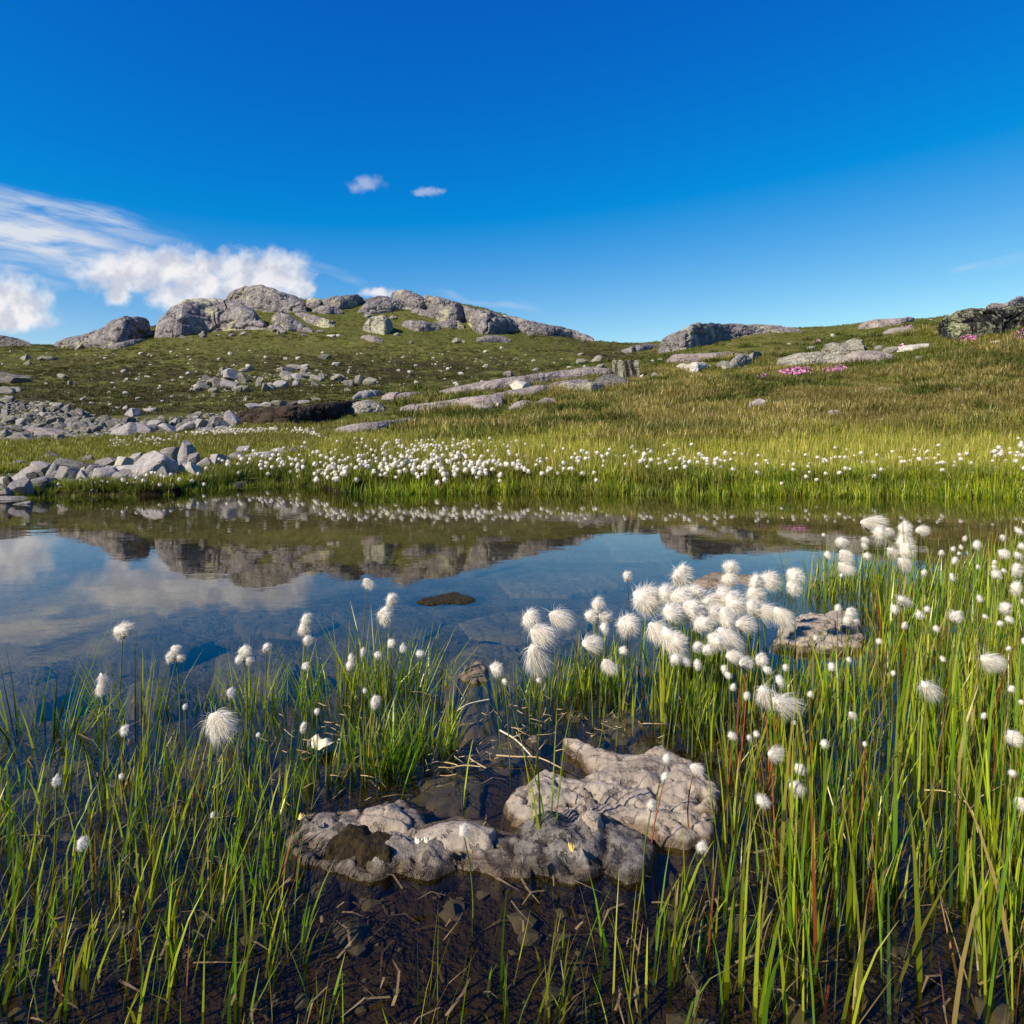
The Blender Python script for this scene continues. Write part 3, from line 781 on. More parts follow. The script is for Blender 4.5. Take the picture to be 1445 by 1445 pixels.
# ledges across the middle distance
GR3 = 'glaciated slabs crossing the middle slope'
O([(612,553),(635,547),(660,542),(720,532),(760,527),(800,522),(830,518),(868,520)], [(612,557),(640,555),(680,551),(720,546),(770,540),(830,531),(868,528)], 'slab', 'long smooth slab forming the upper edge of the middle ledges', group=GR3, nb=18, ns=220, nt=44, kd=1.8, blockamp=.06, stretch=(.5, 1, 2))
O([(562,577),(580,571),(600,570),(632,566),(665,560),(700,557),(712,562)], [(562,580),(590,583),(620,581),(650,577),(680,578),(712,572)], 'slab', 'purplish slab at the lower left end of the middle ledges', group=GR3, nb=12, ns=140, nt=44, kd=1.8, stretch=(.5, 1, 2))
O([(640,566),(680,559),(720,551),(760,544),(800,537),(835,534)], [(640,570),(680,568),(720,563),(760,556),(800,549),(835,541)], 'slab', 'reddish slab between the long smooth slab and the yellow boulder', group=GR3, nb=14, ns=160, nt=40, kd=1.8, stretch=(.5, 1, 2))
O([(716,576),(728,567),(742,565),(755,569),(770,561),(785,564)], [(716,579),(740,578),(765,573),(785,568)], 'slab', 'rounded lower slab below the white angular boulder', group=GR3, nb=8, ns=100, nt=36, kd=1.6)
O([(462,610),(478,603),(500,598),(530,595),(560,592),(578,589),(590,595)], [(462,612),(500,611),(530,608),(560,604),(590,599)], 'slab', 'long grey slab lying just behind the cottongrass marsh', group=GR3, nb=8, ns=150, nt=40, kd=2.0, blockamp=.05)
O([(538,560),(550,554),(566,554),(580,553),(606,556)], [(538,564),(560,566),(585,563),(606,558)], 'slab', 'flat slab right of the leaning ledge above the peat bank', group=GR3, nb=8, ns=90, nt=34, kd=1.8)
O([(497,561),(506,553),(516,550),(528,551),(540,553)], [(497,564),(515,562),(540,557)], 'shore', 'tilted grey ledge at the right end of the peat bank', group=GR3, nb=6, ns=80, nt=34)
O([(486,577),(496,570),(510,566),(520,565),(535,567),(543,577)], [(486,581),(510,583),(543,580)], 'pale', 'cream and orange blocks at the right end of the peat bank', group=GR3, nb=14, ns=90, nt=40, blockamp=.25)
O([(784,549),(790,542),(797,538),(815,541),(835,540),(848,541),(855,549)], [(784,551),(800,553),(830,554),(855,551)], 'pale', 'flat topped yellowish boulder in front of the black striped block', group=GR3, nb=8, ns=110, nt=44, q=.5, kd=.9)
O([(838,536),(850,530),(866,528),(880,533),(892,543)], [(838,540),(858,546),(892,548)], 'hilldark', 'dark broken rock under the black striped block', group=GR3, nb=12, ns=80, nt=40)
O([(862,514),(866,509),(880,511),(903,510),(905,518),(903,528)], [(862,527),(880,533),(903,533)], 'stripe', 'black striped block standing alone on the saddle of the ledges', group=GR3, nb=5, ns=90, nt=50, q=.3, kd=.7, rough=.03)
# the cut peat bank behind the marsh
outcrop('peat_bank', [(296,596),(322,589),(345,579),(380,575),(420,573),(460,570),(490,567),(514,564)], [(296,599),(322,598),(345,600),(400,600),(450,598),(480,592),(514,572)], 'peat', 'dark cut peat bank behind the marsh', cat='peat bank', nb=30, ns=180, nt=40, kd=1.0, rough=.16, blockamp=.25)
used_px.pop()
for (a, b_, w, h, mt) in [(355,577,22,9,'shore'),(375,574,20,7,'shore'),(392,573,20,8,'pale'),(410,573,20,7,'hilldark'),(428,570,16,6,'shore'),(370,583,26,7,'hilldark'),(398,580,24,4,'shore'),(418,581,12,4,'shore'),(445,566,14,6,'pale')]:
    stone(a, b_, w, h, mt, 'flat', 'flat stone capping the dark peat bank', 'capstone', 'boulder', 'flat stones along the top of the peat bank')
for (a, b_, w, h) in [(345,601,12,5),(360,600,14,5),(378,600,9,4),(395,599,8,4),(418,598,10,5),(432,596,9,4),(450,594,10,5)]:
    stone(a, b_, w, h, 'shore', 'ang', 'small stone at the foot of the dark peat bank', 'stone', 'stone', 'stones along the foot of the peat bank')

# shore pile on the left: (x, foot, width, height, kind, material, label)
GP = 'stones heaped along the left shore'
gen = 'grey angular stone wedged in the heap along the left shore'
pile = [(20,699,27,19,'rnd','shore','rounded stone at the water line, left end of the shore heap'),(50,691,24,14,'rnd','shore','smooth rounded stone just above the water near the left edge'),(28,680,32,17,'ang','shore','pale faceted boulder behind the rounded water line stone'),
 (40,682,20,13,'ang','hilldark',None),(51,669,24,15,'ang','shore','blocky pale boulder, left of a pair at the back of the heap'),(70,671,18,15,'ang','shore','blocky purplish boulder, right of a pair at the back of the heap'),
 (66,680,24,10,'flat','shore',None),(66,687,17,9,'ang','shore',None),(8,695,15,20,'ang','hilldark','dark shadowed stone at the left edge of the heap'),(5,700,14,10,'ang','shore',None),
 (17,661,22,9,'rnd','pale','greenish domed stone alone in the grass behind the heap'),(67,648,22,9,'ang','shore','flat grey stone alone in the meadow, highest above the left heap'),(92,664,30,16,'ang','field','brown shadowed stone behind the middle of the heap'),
 (121,655,19,11,'ang','field','mossy humped stone behind the heap'),(120,663,27,8,'flat','hilldark',None),(90,681,30,20,'ang','shore','tall ridged stone with a split face left of the heap centre'),(112,681,19,15,'ang','shore',None),(115,668,9,7,'ang','white',None),
 (132,671,21,14,'rnd','shore',None),(147,660,29,12,'flat','shore','long low stone lying behind the heap centre'),(150,666,19,7,'flat','shore',None),(147,678,34,16,'rnd','shore','broad rounded boulder in the front of the heap'),
 (110,682,9,8,'rnd','white',None),(129,681,9,9,'ang','shore',None),(170,664,22,17,'ang','white','pale triangular stone in the heap'),(175,668,28,10,'flat','white',None),(167,678,15,11,'ang','shore',None),(188,657,27,15,'ang','shore','blocky stone behind the pale triangular stone'),
 (190,669,18,10,'ang','shore',None),(181,676,17,11,'ang','shore',None),(212,677,50,34,'rnd','shore','largest grey boulder of the shore heap'),(241,654,30,20,'flat','shore','leaning slab left of the tall pointed stone'),(198,673,16,14,'ang','shore',None),
 (262,655,33,34,'tall','shore','tall pointed stone standing highest in the shore heap'),(258,663,15,12,'ang','shore',None),(270,657,15,15,'ang','shore',None),(270,677,24,21,'ang','white','pale fin shaped slab in front of the tall pointed stone'),
 (286,661,20,13,'ang','shore',None),(303,661,21,18,'ang','shore','cube shaped stone right of the tall pointed stone'),(318,656,14,11,'ang','white',None),(333,652,19,10,'ang','shore',None),(340,643,18,12,'ang','shore','stone with a dark right face perched behind the heap'),
 (357,650,30,9,'rnd','shore','low rounded stone toward the right end of the heap'),(376,651,16,12,'rnd','shore',None),(393,644,22,10,'rnd','shore',None),(411,643,15,10,'rnd','shore','last rounded stone at the right end of the heap'),(428,637,14,6,'flat','shore',None),
 (288,665,11,6,'ang','shore',None),(226,677,20,18,'ang','shore',None),(240,671,20,14,'ang','shore',None),(252,668,14,12,'ang','shore',None),(75,690,26,6,'flat','pale',None),(95,686,40,8,'flat','pale','flat greenish slab at the front foot of the heap'),
 (345,640,10,5,'ang','shore',None),(103,672,10,8,'ang','shore',None),(200,683,14,8,'ang','shore',None),(160,684,12,7,'ang','shore',None),(182,684,12,6,'ang','shore',None)]
for i, (a, b_, w, h, kd_, mt, lab) in enumerate(pile):
    if kd_ == 'tall':
        p, f = rock_verts(77, 4, 6, .6, .9, .03)
        # a wedge: wide foot, peak left of centre
        t = (p[:, 2] + 1) / 2
        p[:, 0] = p[:, 0] * (1.05 - .78 * t ** 1.3) - .22 * t
        p[:, 1] *= (1 - .5 * t)
        x, y, z = hit(a, b_); s = y / FX
        o = link('boulder', new_mesh('stone', p, f, [G[mt]]), loc=(x, y + .1, z + h * s / 2 - .02), rot=(0, .05, .15), scale=(w * s / 2 * 1.1, w * s / 2 * .7, h * s / 2 * 1.1))
        tag(o, lab, 'boulder', GP)
        continue
    stone(a, b_, w * 1.16, h * 1.16, mt, kd_, lab or '%s %s stone wedged in the %s of the shore heap' % ({'shore': 'purplish grey', 'field': 'dark grey', 'white': 'whitish', 'pale': 'greenish', 'hilldark': 'blackish'}[mt], {'ang': 'angular', 'rnd': 'rounded', 'flat': 'flat'}[kd_], 'left end' if a < 60 else 'left part' if a < 120 else 'middle' if a < 215 else 'right part' if a < 300 else 'thin right tail'), 'boulder', 'boulder', GP, sub=4 if w > 26 else 3, k=i % 14, tilt=.35)
stone(329, 686, 40, 6, 'hilldark', 'flat', 'flat dark slab in the water at the head of the little cove', 'flat_rock', 'rock', Y=8.75, zf=-.01, sink=.6, tilt=.02)
stone(8, 708, 44, 6, 'shore', 'flat', 'flat wet slab at the water line by the left edge', 'flat_rock', 'rock', Y=6.9, zf=-.01, sink=.6, tilt=.02)
stone(28, 714, 22, 5, 'shore', 'flat', 'small wet slab just off the left shore', 'flat_rock', 'rock', Y=6.5, zf=-.01, sink=.6, tilt=.02)

# boulder field behind the meadow on the left
GF = 'boulder field behind the left meadow'
up = lambda x: np.interp(x, [-60, 0, 60, 100, 140, 170, 230, 300, 335], [566, 567, 568, 580, 592, 596, 592, 588, 584])
lowr = lambda x: np.interp(x, [-60, 0, 60, 150, 220, 300, 335], [623, 623, 620, 616, 613, 608, 600])
big = [(62,614,64,9,'flat','slab','long flat slab along the front of the boulder field'),(25,623,40,10,'flat','pale','pale flat rock at the front left corner of the boulder field'),(75,622,30,9,'ang','pale','pale block with a dark hollow at the front of the boulder field'),(5,622,16,15,'rnd','pale','greenish rounded rock at the left edge of the boulder field'),
 (170,614,34,15,'flat','shore','broad purplish slab toward the right of the boulder field'),(160,610,22,12,'ang','shore',None),(192,612,34,14,'ang','shore','wedge shaped slab toward the right of the boulder field'),(212,607,22,13,'ang','shore',None),(232,611,30,12,'ang','shore',None),
 (258,611,28,13,'ang','shore',None),(280,604,20,12,'ang','shore',None),(305,603,24,14,'ang','shore',None),(325,601,20,20,'ang','shore','cube shaped boulder with a black right face at the right end of the boulder field'),(290,611,20,8,'flat','shore',None),(314,609,22,8,'flat','shore',None),
 (186,587,22,10,'flat','shore','rounded slab alone on the turf above the boulder field'),(210,580,24,5,'flat','shore',None),(110,606,20,10,'ang','field',None),(130,611,20,10,'ang','field',None),(140,604,18,9,'ang','field',None),(120,600,16,9,'ang','field',None),(45,607,22,9,'ang','pale',None),(80,604,24,8,'ang','field',None)]
genf = 'lichened grey boulder among the many of the field behind the left meadow'
def fieldlab(a, b_, mt, kd_, w):
    t = (b_ - up(a)) / (lowr(a) - up(a))
    row = 'back' if t < .34 else 'middle' if t < .67 else 'front'
    where = 'by the left edge' if a < 35 else 'left of centre' if a < 90 else 'at its centre' if a < 150 else 'right of centre' if a < 230 else 'near its right end'
    c = {'field': 'dark grey', 'shore': 'purplish grey', 'pale': 'pale greenish'}[mt]
    f = {'ang': 'angular', 'blk': 'blocky', 'flat': 'flat', 'rnd': 'rounded'}[kd_]
    return '%s %s %s boulder in the %s of the boulder field, %s' % ('larger' if w > 12 else 'small', c, f, row, where)
for i, (a, b_, w, h, kd_, mt, lab) in enumerate(big):
    stone(a, b_, w, h * 1.1, mt, kd_, lab or fieldlab(a, b_, mt, kd_, w), 'boulder', 'boulder', GF, k=i % 14)
for i in range(46):                                     # the smaller stones packed between the big ones of the heap
    a = random.uniform(2, 300); t = random.random()
    b_ = np.interp(a, [0, 60, 120, 200, 300], [690, 682, 676, 672, 658]) + (t - .5) * np.interp(a, [0, 200, 300], [22, 20, 10])
    w = random.uniform(8, 17)
    mt, kd_ = random.choice(['shore', 'shore', 'field', 'white']), random.choice(['ang', 'ang', 'rnd', 'flat'])
    stone(a, b_, w, w * random.uniform(.5, .8), mt, kd_, '%s %s stone packed in the %s of the shore heap, %s row' % ({'shore': 'purplish grey', 'field': 'dark grey', 'white': 'whitish'}[mt], {'ang': 'angular', 'rnd': 'rounded', 'flat': 'flat'}[kd_], 'left end' if a < 60 else 'left part' if a < 130 else 'middle' if a < 215 else 'right part', 'back' if t < .5 else 'front'), 'boulder', 'boulder', GP, tilt=.4)
cnt = 0
while cnt < 118:
    a = random.uniform(-30, 335) if random.random() < .45 else random.uniform(-30, 130)
    b_ = random.uniform(up(a), lowr(a) - 3)
    t = (b_ - 565) / 55
    w = random.uniform(6, 11) * (1 + .7 * t) * random.uniform(.8, 1.3)
    mt, kd_ = random.choice(['field', 'field', 'field', 'shore', 'pale']), random.choice(['ang', 'ang', 'blk', 'flat'])
    stone(a, b_, w, w * random.uniform(.5, .8), mt, kd_, fieldlab(a, b_, mt, kd_, w), 'boulder', 'boulder', GF)
    cnt += 1

# blocky clusters on the middle slope
GC = 'pale blocks of the two broken outcrops on the middle slope'
for (a, b_, w, h, kd_) in [(312,524,12,5,'flat'),(318,528,14,6,'ang'),(326,536,24,14,'ang'),(341,540,14,13,'ang'),(346,525,18,6,'flat'),(291,539,12,9,'ang'),(298,545,16,12,'ang'),(284,549,16,11,'ang'),(306,547,14,14,'ang'),(322,549,20,13,'ang'),(334,553,16,8,'ang'),(343,553,12,8,'rnd'),(276,552,12,7,'ang'),(300,554,14,7,'ang'),
        (365,546,10,13,'ang'),(372,552,9,10,'ang'),(380,551,14,8,'rnd'),(394,548,20,10,'rnd'),(399,525,26,6,'flat'),(415,521,26,7,'flat'),(428,521,14,6,'ang'),(405,532,20,8,'ang'),(418,535,22,8,'flat'),(432,534,18,9,'ang'),(428,526,10,8,'ang'),(446,538,16,9,'ang'),(417,545,9,8,'rnd'),(404,537,14,8,'ang'),(444,545,10,6,'ang')]:
    stone(a, b_, w * 1.1, h * 1.15, 'pale' if random.random() < .7 else 'shore', kd_, 'pale lichened block in a broken outcrop on the middle slope', 'block', 'boulder', GC)
for (a, b_, w, h, kd_, lab) in [(474,538,22,11,'blk','crumbly rock knob right of the broken outcrops'),(492,545,16,10,'blk','dark hollowed block right of the broken outcrops'),(506,541,14,12,'ang','pale block with a dark gap, left of a pair'),(521,543,20,11,'ang','pale sloping block, right of a pair'),
        (493,527,8,7,'ang','small orange tinted cube on the slope'),(452,535,14,9,'ang','black topped block at the left of the rock knob'),(490,552,10,5,'flat','flat stone on the bright green patch'),
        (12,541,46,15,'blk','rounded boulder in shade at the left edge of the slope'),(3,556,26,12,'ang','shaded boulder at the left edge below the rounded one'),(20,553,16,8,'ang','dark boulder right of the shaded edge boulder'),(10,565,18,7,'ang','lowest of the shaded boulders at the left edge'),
        (33,508,16,9,'ang','pale pointed boulder high on the left slope'),(56,509,12,8,'blk','pale cube high on the left slope'),(38,515,12,5,'rnd','oval pale stone below the pointed boulder'),(70,509,18,6,'flat','flat grey stone right of the pale cube'),(86,533,16,6,'rnd','domed stone in the middle of the left slope'),(97,543,8,6,'ang','dark sided stone below the domed stone'),
        (455,507,20,9,'ang','slab with a black right end on the mid slope'),(473,516,12,6,'ang','white tilted stone right of the black ended slab'),(643,484,12,8,'blk','tall pale stone at the top of the green slope'),(654,484,9,4,'flat','flat pale stone right of the tall pale one'),(560,474,10,5,'rnd','pale stone under the green hollow'),
        (467,475,13,4,'flat','flat white stone below the left green gully'),(477,475,7,4,'rnd','small white stone right of the flat white one'),(580,485,6,4,'rnd','lone pale stone on the mid green slope')]:
    stone(a, b_, w, h, 'white' if 'white' in lab else ('field' if 'dark' in lab or 'shade' in lab else 'pale'), kd_, lab, 'boulder', 'boulder')  # stones in shade have it put into their colour, the darker field rock
for (a, b_, w, h, kd_, mt, lab) in [(735,551,28,13,'ang','white','white angular boulder on the middle ledges'),(744,544,9,12,'ang','hilldark','dark upright block beside the white angular boulder'),(703,564,12,8,'ang','shore','small grey block left of the white angular boulder'),(704,578,10,9,'ang','white','bright broken stone below the middle ledges'),(685,581,30,9,'flat','shore','dark undercut slab below the middle ledges'),
        (646,582,11,5,'rnd','white','pale rounded stone below the left middle ledges'),(803,532,12,6,'ang','white','bright stone on the long smooth slab'),(717,532,14,8,'ang','slab','grey block on the slope above the long smooth slab'),(757,524,13,5,'rnd','pale','green tinged stone above the long smooth slab'),(822,515,18,9,'blk','pale','pale lumpy rock left of two in the valley'),(842,511,20,9,'ang','pale','pale peaked rock right of two in the valley'),
        (820,502,9,4,'rnd','pale','small pale stone above the two valley rocks'),(848,520,12,6,'rnd','pale','stone beside the top of the long slab'),(831,567,5,5,'ang','white','tiny pointed stone on the tawny slope'),(1071,584,28,19,'leaf','shore','leaf shaped grey stone leaning on the tawny slope'),(1178,588,20,9,'rnd','shore','half buried grey stone on the tawny slope'),(1172,597,9,5,'rnd','slab','small pinkish stone below the half buried stone'),
        (1245,599,13,8,'ang','shore','chipped grey stone low on the tawny slope'),(1173,557,12,5,'rnd','shore','grey stone streaked pink on the upper tawny slope'),(1191,549,7,4,'rnd','slab','small lilac stone on the upper tawny slope'),(1244,551,9,5,'ang','brown','tan pointed stone on the upper tawny slope'),(1352,556,12,8,'ang','slab','rough pinkish stone on the right slope'),(1298,510,10,7,'rnd','pale','cream rounded stone on the right slope'),
        (1241,495,11,7,'rnd','pale','cream dome at the end of the purplish slab'),(1258,498,20,8,'ang','pale','pale block right of the cream dome'),(1147,495,13,7,'rnd','pale','round grey stone left of the broken block'),(1406,489,14,8,'ang','white','bright white stone under the right rock wall'),(925,532,11,6,'rnd','field','grey stone in the grass right of the striped block'),(906,534,6,5,'ang','white','white chip at the foot of the striped block'),(930,523,9,4,'rnd','slab','brown stone on the shaded turf'),
        (921,511,8,3,'rnd','white','flat white pebble left of the long low ledge'),(931,510,8,4,'ang','white','white pointed pebble left of the long low ledge'),(1114,487,5,3,'rnd','white','white speck of a stone on the far right meadow, left of two'),(1131,487,5,3,'rnd','white','white speck of a stone on the far right meadow, right of two'),(1176,475,6,4,'rnd','white','white stone near the far right skyline'),
        (923,651,18,8,'rnd','shore','grey stone half hidden in the cottongrass marsh'),(1095,668,13,5,'rnd','shore','low stone at the front of the right marsh'),(1314,453,5,3,'rnd','white','tiny white stone beside the great black boulder')]:
    if kd_ == 'leaf':
        stone(a, b_, w, h, mt, 'ang', lab, 'boulder', 'boulder', k=4, tilt=0).rotation_euler = (0, -.45, .2)
    else: stone(a, b_, w * 1.05, h * 1.1, mt, kd_, lab, 'boulder', 'boulder')

# pale stones strewn singly over the slopes, and smaller ones joined as stuff
GS = 'pale stones strewn over the hillside'
n = 0
def on_slope():
    while True:
        a = random.gauss(random.choice([120, 200, 330, 430, 560, 640, 700]), 75); b_ = random.uniform(492, 588)
        sky = np.interp(a, [0, 200, 450, 700, 900], [492, 480, 478, 478, 492])
        lim = np.interp(a, [0, 150, 350, 500, 620, 880], [566, 585, 565, 552, 548, 520])
        if -20 < a < 880 and sky < b_ < lim: return a, b_
while n < 56:
    a, b_ = on_slope(); w = random.uniform(4.5, 8)
    stone(a, b_, w, w * random.uniform(.45, .7), 'white', 'rnd', 'small pale stone on the hillside turf %s, %s' % ('above the boulder field' if a < 250 else 'around the broken outcrops' if a < 460 else 'left of the long slab' if a < 620 else 'above the long slab', 'high up' if b_ < 515 else 'midway up' if b_ < 540 else 'low down'), 'stone', 'stone', GS, sub=2); n += 1
v1, f1 = ico(1)
def strew(name, label, mt, n, pick, s0, s1):
    SV, SF = [], []
    for i in range(n):
        a, b_ = pick()
        x, y, z = hit(a, b_); s = y / FX
        w = (s0 + (s1 - s0) * random.random() ** 2) * s * .5
        p = v1 * (1 + .30 * np.random.default_rng(i).normal(size=v1.shape)) * np.array([w, w * random.uniform(.6, 1), w * random.uniform(.45, .75)]) + np.array([x, y + w * .5, z + w * .15])
        SF.append(f1 + len(SV) * len(v1)); SV.append(p)
    tag(link(name, new_mesh(name, np.concatenate(SV), np.concatenate(SF), [G[mt]])), label, kind='stuff')


def in_field():
    a = random.uniform(-30, 340) if random.random() < .5 else random.uniform(-30, 150)
    return a, random.uniform(up(a) - 3, lowr(a))


def in_heap():
    a = random.uniform(-20, 320)
    return a, float(np.interp(a, [0, 60, 120, 200, 320], [690, 682, 676, 670, 656])) + random.gauss(0, np.interp(a, [0, 200, 320], [10, 8, 4]))


def in_cluster():
    return (random.gauss(310, 22), random.gauss(541, 9)) if random.random() < .5 else (random.gauss(420, 28), random.gauss(534, 9))


strew('scattered_stones', 'small pale stones strewn over the slopes', 'white', 420, on_slope, 2, 5)
strew('scree', 'small grey scree between the boulders of the left field', 'field', 1500, in_field, 3, 9)
strew('shore_rubble', 'small stones filling the shore heap', 'shore', 420, in_heap, 3, 8)
strew('outcrop_rubble', 'small rubble around the two broken outcrops', 'pale', 260, in_cluster, 2.5, 7)

# ------------------------------------------------------------------ rocks at the near edge and in the water
def at(px, py, z=0.0):
    Y = FX * (CAMH - z) / (py - HY)
    return (px - CX) / FX * Y, Y


def slab_rock(name, outline, z, H, mt, label, cat='rock', group=None, res=None, w=.03, rough=.02, pits=.0, warp=.02, edge=.06, seed=1, tilt=(0, 0), nb=10, groove=.0, ledge=0, skirt=2.5):
    pts = np.array([at(a, b_, z) for a, b_ in outline])
    lo, hi = pts.min(0) - .04, pts.max(0) + .04
    res = res or max(hi - lo) / 130
    nx, ny = int((hi[0] - lo[0]) / res) + 2, int((hi[1] - lo[1]) / res) + 2
    gx, gy = np.meshgrid(np.linspace(lo[0], hi[0], nx), np.linspace(lo[1], hi[1], ny), indexing='ij')
    p = np.stack([gx.ravel(), gy.ravel()], -1)
    p3 = np.concatenate([p, np.full((len(p), 1), seed * 1.7)], 1)
    q = p + warp * np.stack([fbm(p3 * 9, 4, seed), fbm(p3 * 9, 4, seed + 40)], -1) + (.010 if H > .015 else .002) * np.stack([fbm(p3 * 38, 3, seed + 50), fbm(p3 * 38, 3, seed + 60)], -1)
    A = pts; B = np.roll(pts, -1, 0)
    dmin = np.full(len(q), 9e9); ins = np.zeros(len(q), bool)
    for a, b_ in zip(A, B):
        e = b_ - a; t = np.clip(((q - a) @ e) / (e @ e), 0, 1)
        dmin = np.minimum(dmin, np.linalg.norm(q - (a + t[:, None] * e), axis=1))
        c = ((a[1] > q[:, 1]) != (b_[1] > q[:, 1]))
        with np.errstate(divide='ignore', invalid='ignore'):
            xi = (b_[0] - a[0]) * (q[:, 1] - a[1]) / (b_[1] - a[1]) + a[0]
        ins ^= c & (q[:, 0] < xi)
    sd = np.where(ins, dmin, -dmin)
    ctr = pts.mean(0)
    up_ = 1 - np.exp(-np.clip(sd, 0, None) / w)
    n1 = fbm(p3 * 7, 5, seed + 3); n2 = fbm(p3 * 30, 3, seed + 7)
    zz = z - edge + edge * sstep(sd, -.012, .006) + H * up_ * (1 + .5 * n1) + rough * n1 * up_ + rough * .3 * n2
    zz += ((q - ctr) @ np.array(tilt)) * up_
    if H > .018:                                           # narrow fissures and sharp little breaks
        rg = 1 - np.abs(fbm(p3 * np.array([11, 19, 1]) + 5, 4, seed + 21)) * 2.4
        zz -= .013 * np.clip(rg, 0, 1) ** 7 * sstep(sd, 0, .02)
        br = fbm(p3 * 16, 4, seed + 27) * 5
        zz += .0032 * (np.floor(br) - br * .8) * sstep(sd, .0, .03)
    if pits:
        pn = fbm(p3 * 45, 2, seed + 11); pm = sstep(fbm(p3 * 10, 2, seed + 15), .0, .4)
        zz -= pits * sstep(pn, .28, .5) * pm
    if groove:
        g, off = cells(p3, nb, seed + 9, .02)
        zz += (off * groove * 1.0 - g * groove) * sstep(sd, 0, .02)
    if ledge:
        st = np.floor((zz + .01 * n1) / ledge) * ledge
        zz = np.where(sd > 0, .35 * zz + .65 * st, zz)
    zz = np.where(sd < -.004, zz - (-sd - .004) * skirt, zz)
    f = grid_faces(nx, ny)
    keep = (sd[f] > -.05).all(1)
    f = f[keep]
    used = np.unique(f); mp = -np.ones(len(p), int); mp[used] = np.arange(len(used))
    v = np.concatenate([p, zz[:, None]], 1)[used]
    o = link(name, new_mesh(name, v, mp[f], [G[mt]], smooth=True))
    tag(o, label, cat, group)
    return o


slab_rock('rock', [(710,1132),(722,1113),(745,1105),(773,1091),(800,1102),(822,1101),(834,1096),(830,1082),(818,1068),(796,1052),(799,1043),(822,1046),(850,1059),(880,1067),(905,1065),(928,1057),(950,1068),(975,1080),(1005,1098),(1022,1118),(1012,1150),(1004,1178),(965,1186),(925,1180),(900,1166),(860,1154),(800,1154),(735,1162),(712,1150)],
          .012, .030, 'near', 'pale pitted rock with a curled horn rising from the shallows', w=.03, rough=.022, pits=.013, seed=3, res=.0036, warp=.014, tilt=(0, .05))
slab_rock('rock', [(422,1168),(430,1152),(470,1147),(505,1147),(530,1138),(552,1128),(572,1137),(588,1152),(596,1166),(620,1165),(642,1157),(668,1160),(690,1158),(705,1166),(722,1164),(745,1170),(760,1195),(745,1225),(700,1235),(650,1222),(600,1240),(560,1228),(520,1236),(470,1222),(430,1215),(405,1195)],
          .006, .020, 'mid', 'long low mottled rock along the bottom edge, left of centre', w=.035, rough=.022, pits=.012, seed=8, res=.0042, warp=.03, groove=.008, nb=22)
slab_rock('rock', [(728,1166),(742,1156),(790,1150),(830,1146),(858,1152),(890,1166),(915,1180),(932,1200),(925,1225),(880,1240),(850,1228),(800,1245),(765,1232),(730,1222),(712,1195)],
          .012, .030, 'neargrey', 'dark blue grey rock at the bottom edge in front of the pale horned rock', w=.04, rough=.03, pits=.010, seed=9, res=.004, warp=.03, groove=.012, nb=30)
slab_rock('rock', [(585,1172),(610,1166),(640,1160),(672,1162),(700,1170),(704,1188),(670,1196),(620,1192),(590,1186)],
          .024, .016, 'near', 'pale ridge on top of the long low mottled rock', w=.04, rough=.012, pits=.008, seed=21, res=.0035, warp=.03)
slab_rock('rock', [(500,1150),(530,1140),(552,1131),(572,1141),(588,1156),(575,1172),(540,1170),(505,1166)],
          .022, .018, 'near', 'pale hump with a split on the long low mottled rock', w=.03, rough=.014, pits=.008, seed=23, res=.0035, warp=.02, groove=.008, nb=8)
slab_rock('rock', [(815,1146),(838,1142),(852,1150),(846,1160),(828,1158)], .045, .012, 'near', 'small white crust on top of the dark blue grey rock', w=.015, rough=.008, pits=.006, seed=25, res=.003, warp=.012)
m_ = slab_rock('moss_patch', [(455,1192),(480,1178),(520,1176),(545,1184),(550,1200),(535,1216),(480,1218),(450,1206)], .022, .006, 'moss', 'dark brown moss on the front of the long low mottled rock', 'moss', rough=.06, seed=13, w=.02, res=.004, edge=.02, warp=.07)
GRK = 'flat stones of the small islet in the right sedge'
slab_rock('flat_rock', [(1086,912),(1092,893),(1108,884),(1130,880),(1168,880),(1200,886),(1222,900),(1218,915),(1170,920),(1120,916)], .01, .026, 'near', 'broad brown lower slab of the islet in the right sedge', group=GRK, seed=31, rough=.012, w=.02, ledge=.012)
slab_rock('flat_rock', [(1098,886),(1120,873),(1142,866),(1168,868),(1185,880),(1180,892),(1140,892),(1110,894)], .036, .020, 'near', 'upper left slab of the islet with a dark gap beneath', group=GRK, seed=32, rough=.01, w=.015)
slab_rock('flat_rock', [(1166,868),(1185,864),(1205,869),(1215,885),(1200,890),(1180,882)], .038, .018, 'near', 'upper right slab of the islet', group=GRK, seed=33, rough=.01, w=.015)
slab_rock('flat_rock', [(975,822),(985,812),(1010,808),(1040,808),(1075,813),(1085,822),(1060,828),(1020,830),(985,829)], .002, .010, 'brown', 'low pinkish brown rock just breaking the water behind the cotton cluster', seed=34, rough=.02, w=.03, ledge=.008)
slab_rock('flat_rock', [(645,958),(650,950),(678,934),(690,948),(688,962),(665,964)], .0, .022, 'brown', 'brown wedge shaped stone lying alone in the shallows', seed=35, rough=.006, w=.012, warp=.003, res=.003)
slab_rock('weed_mat', [(586,848),(595,841),(615,838),(640,838),(665,842),(674,847),(650,850),(610,850)], .002, .012, 'moss', 'dark floating weed mat in the middle of the pond', 'weed', seed=36, rough=.012, w=.03, warp=.07, edge=.006, skirt=.05)
slab_rock('stone', [(738,1052),(748,1042),(762,1044),(766,1056),(750,1060)], -.01, .02, 'brown', 'tan stone under the dead stalks left of the pale horned rock', 'stone', seed=37, rough=.006, w=.01, res=.003)
GSUB = 'stones lying under the shallow water'
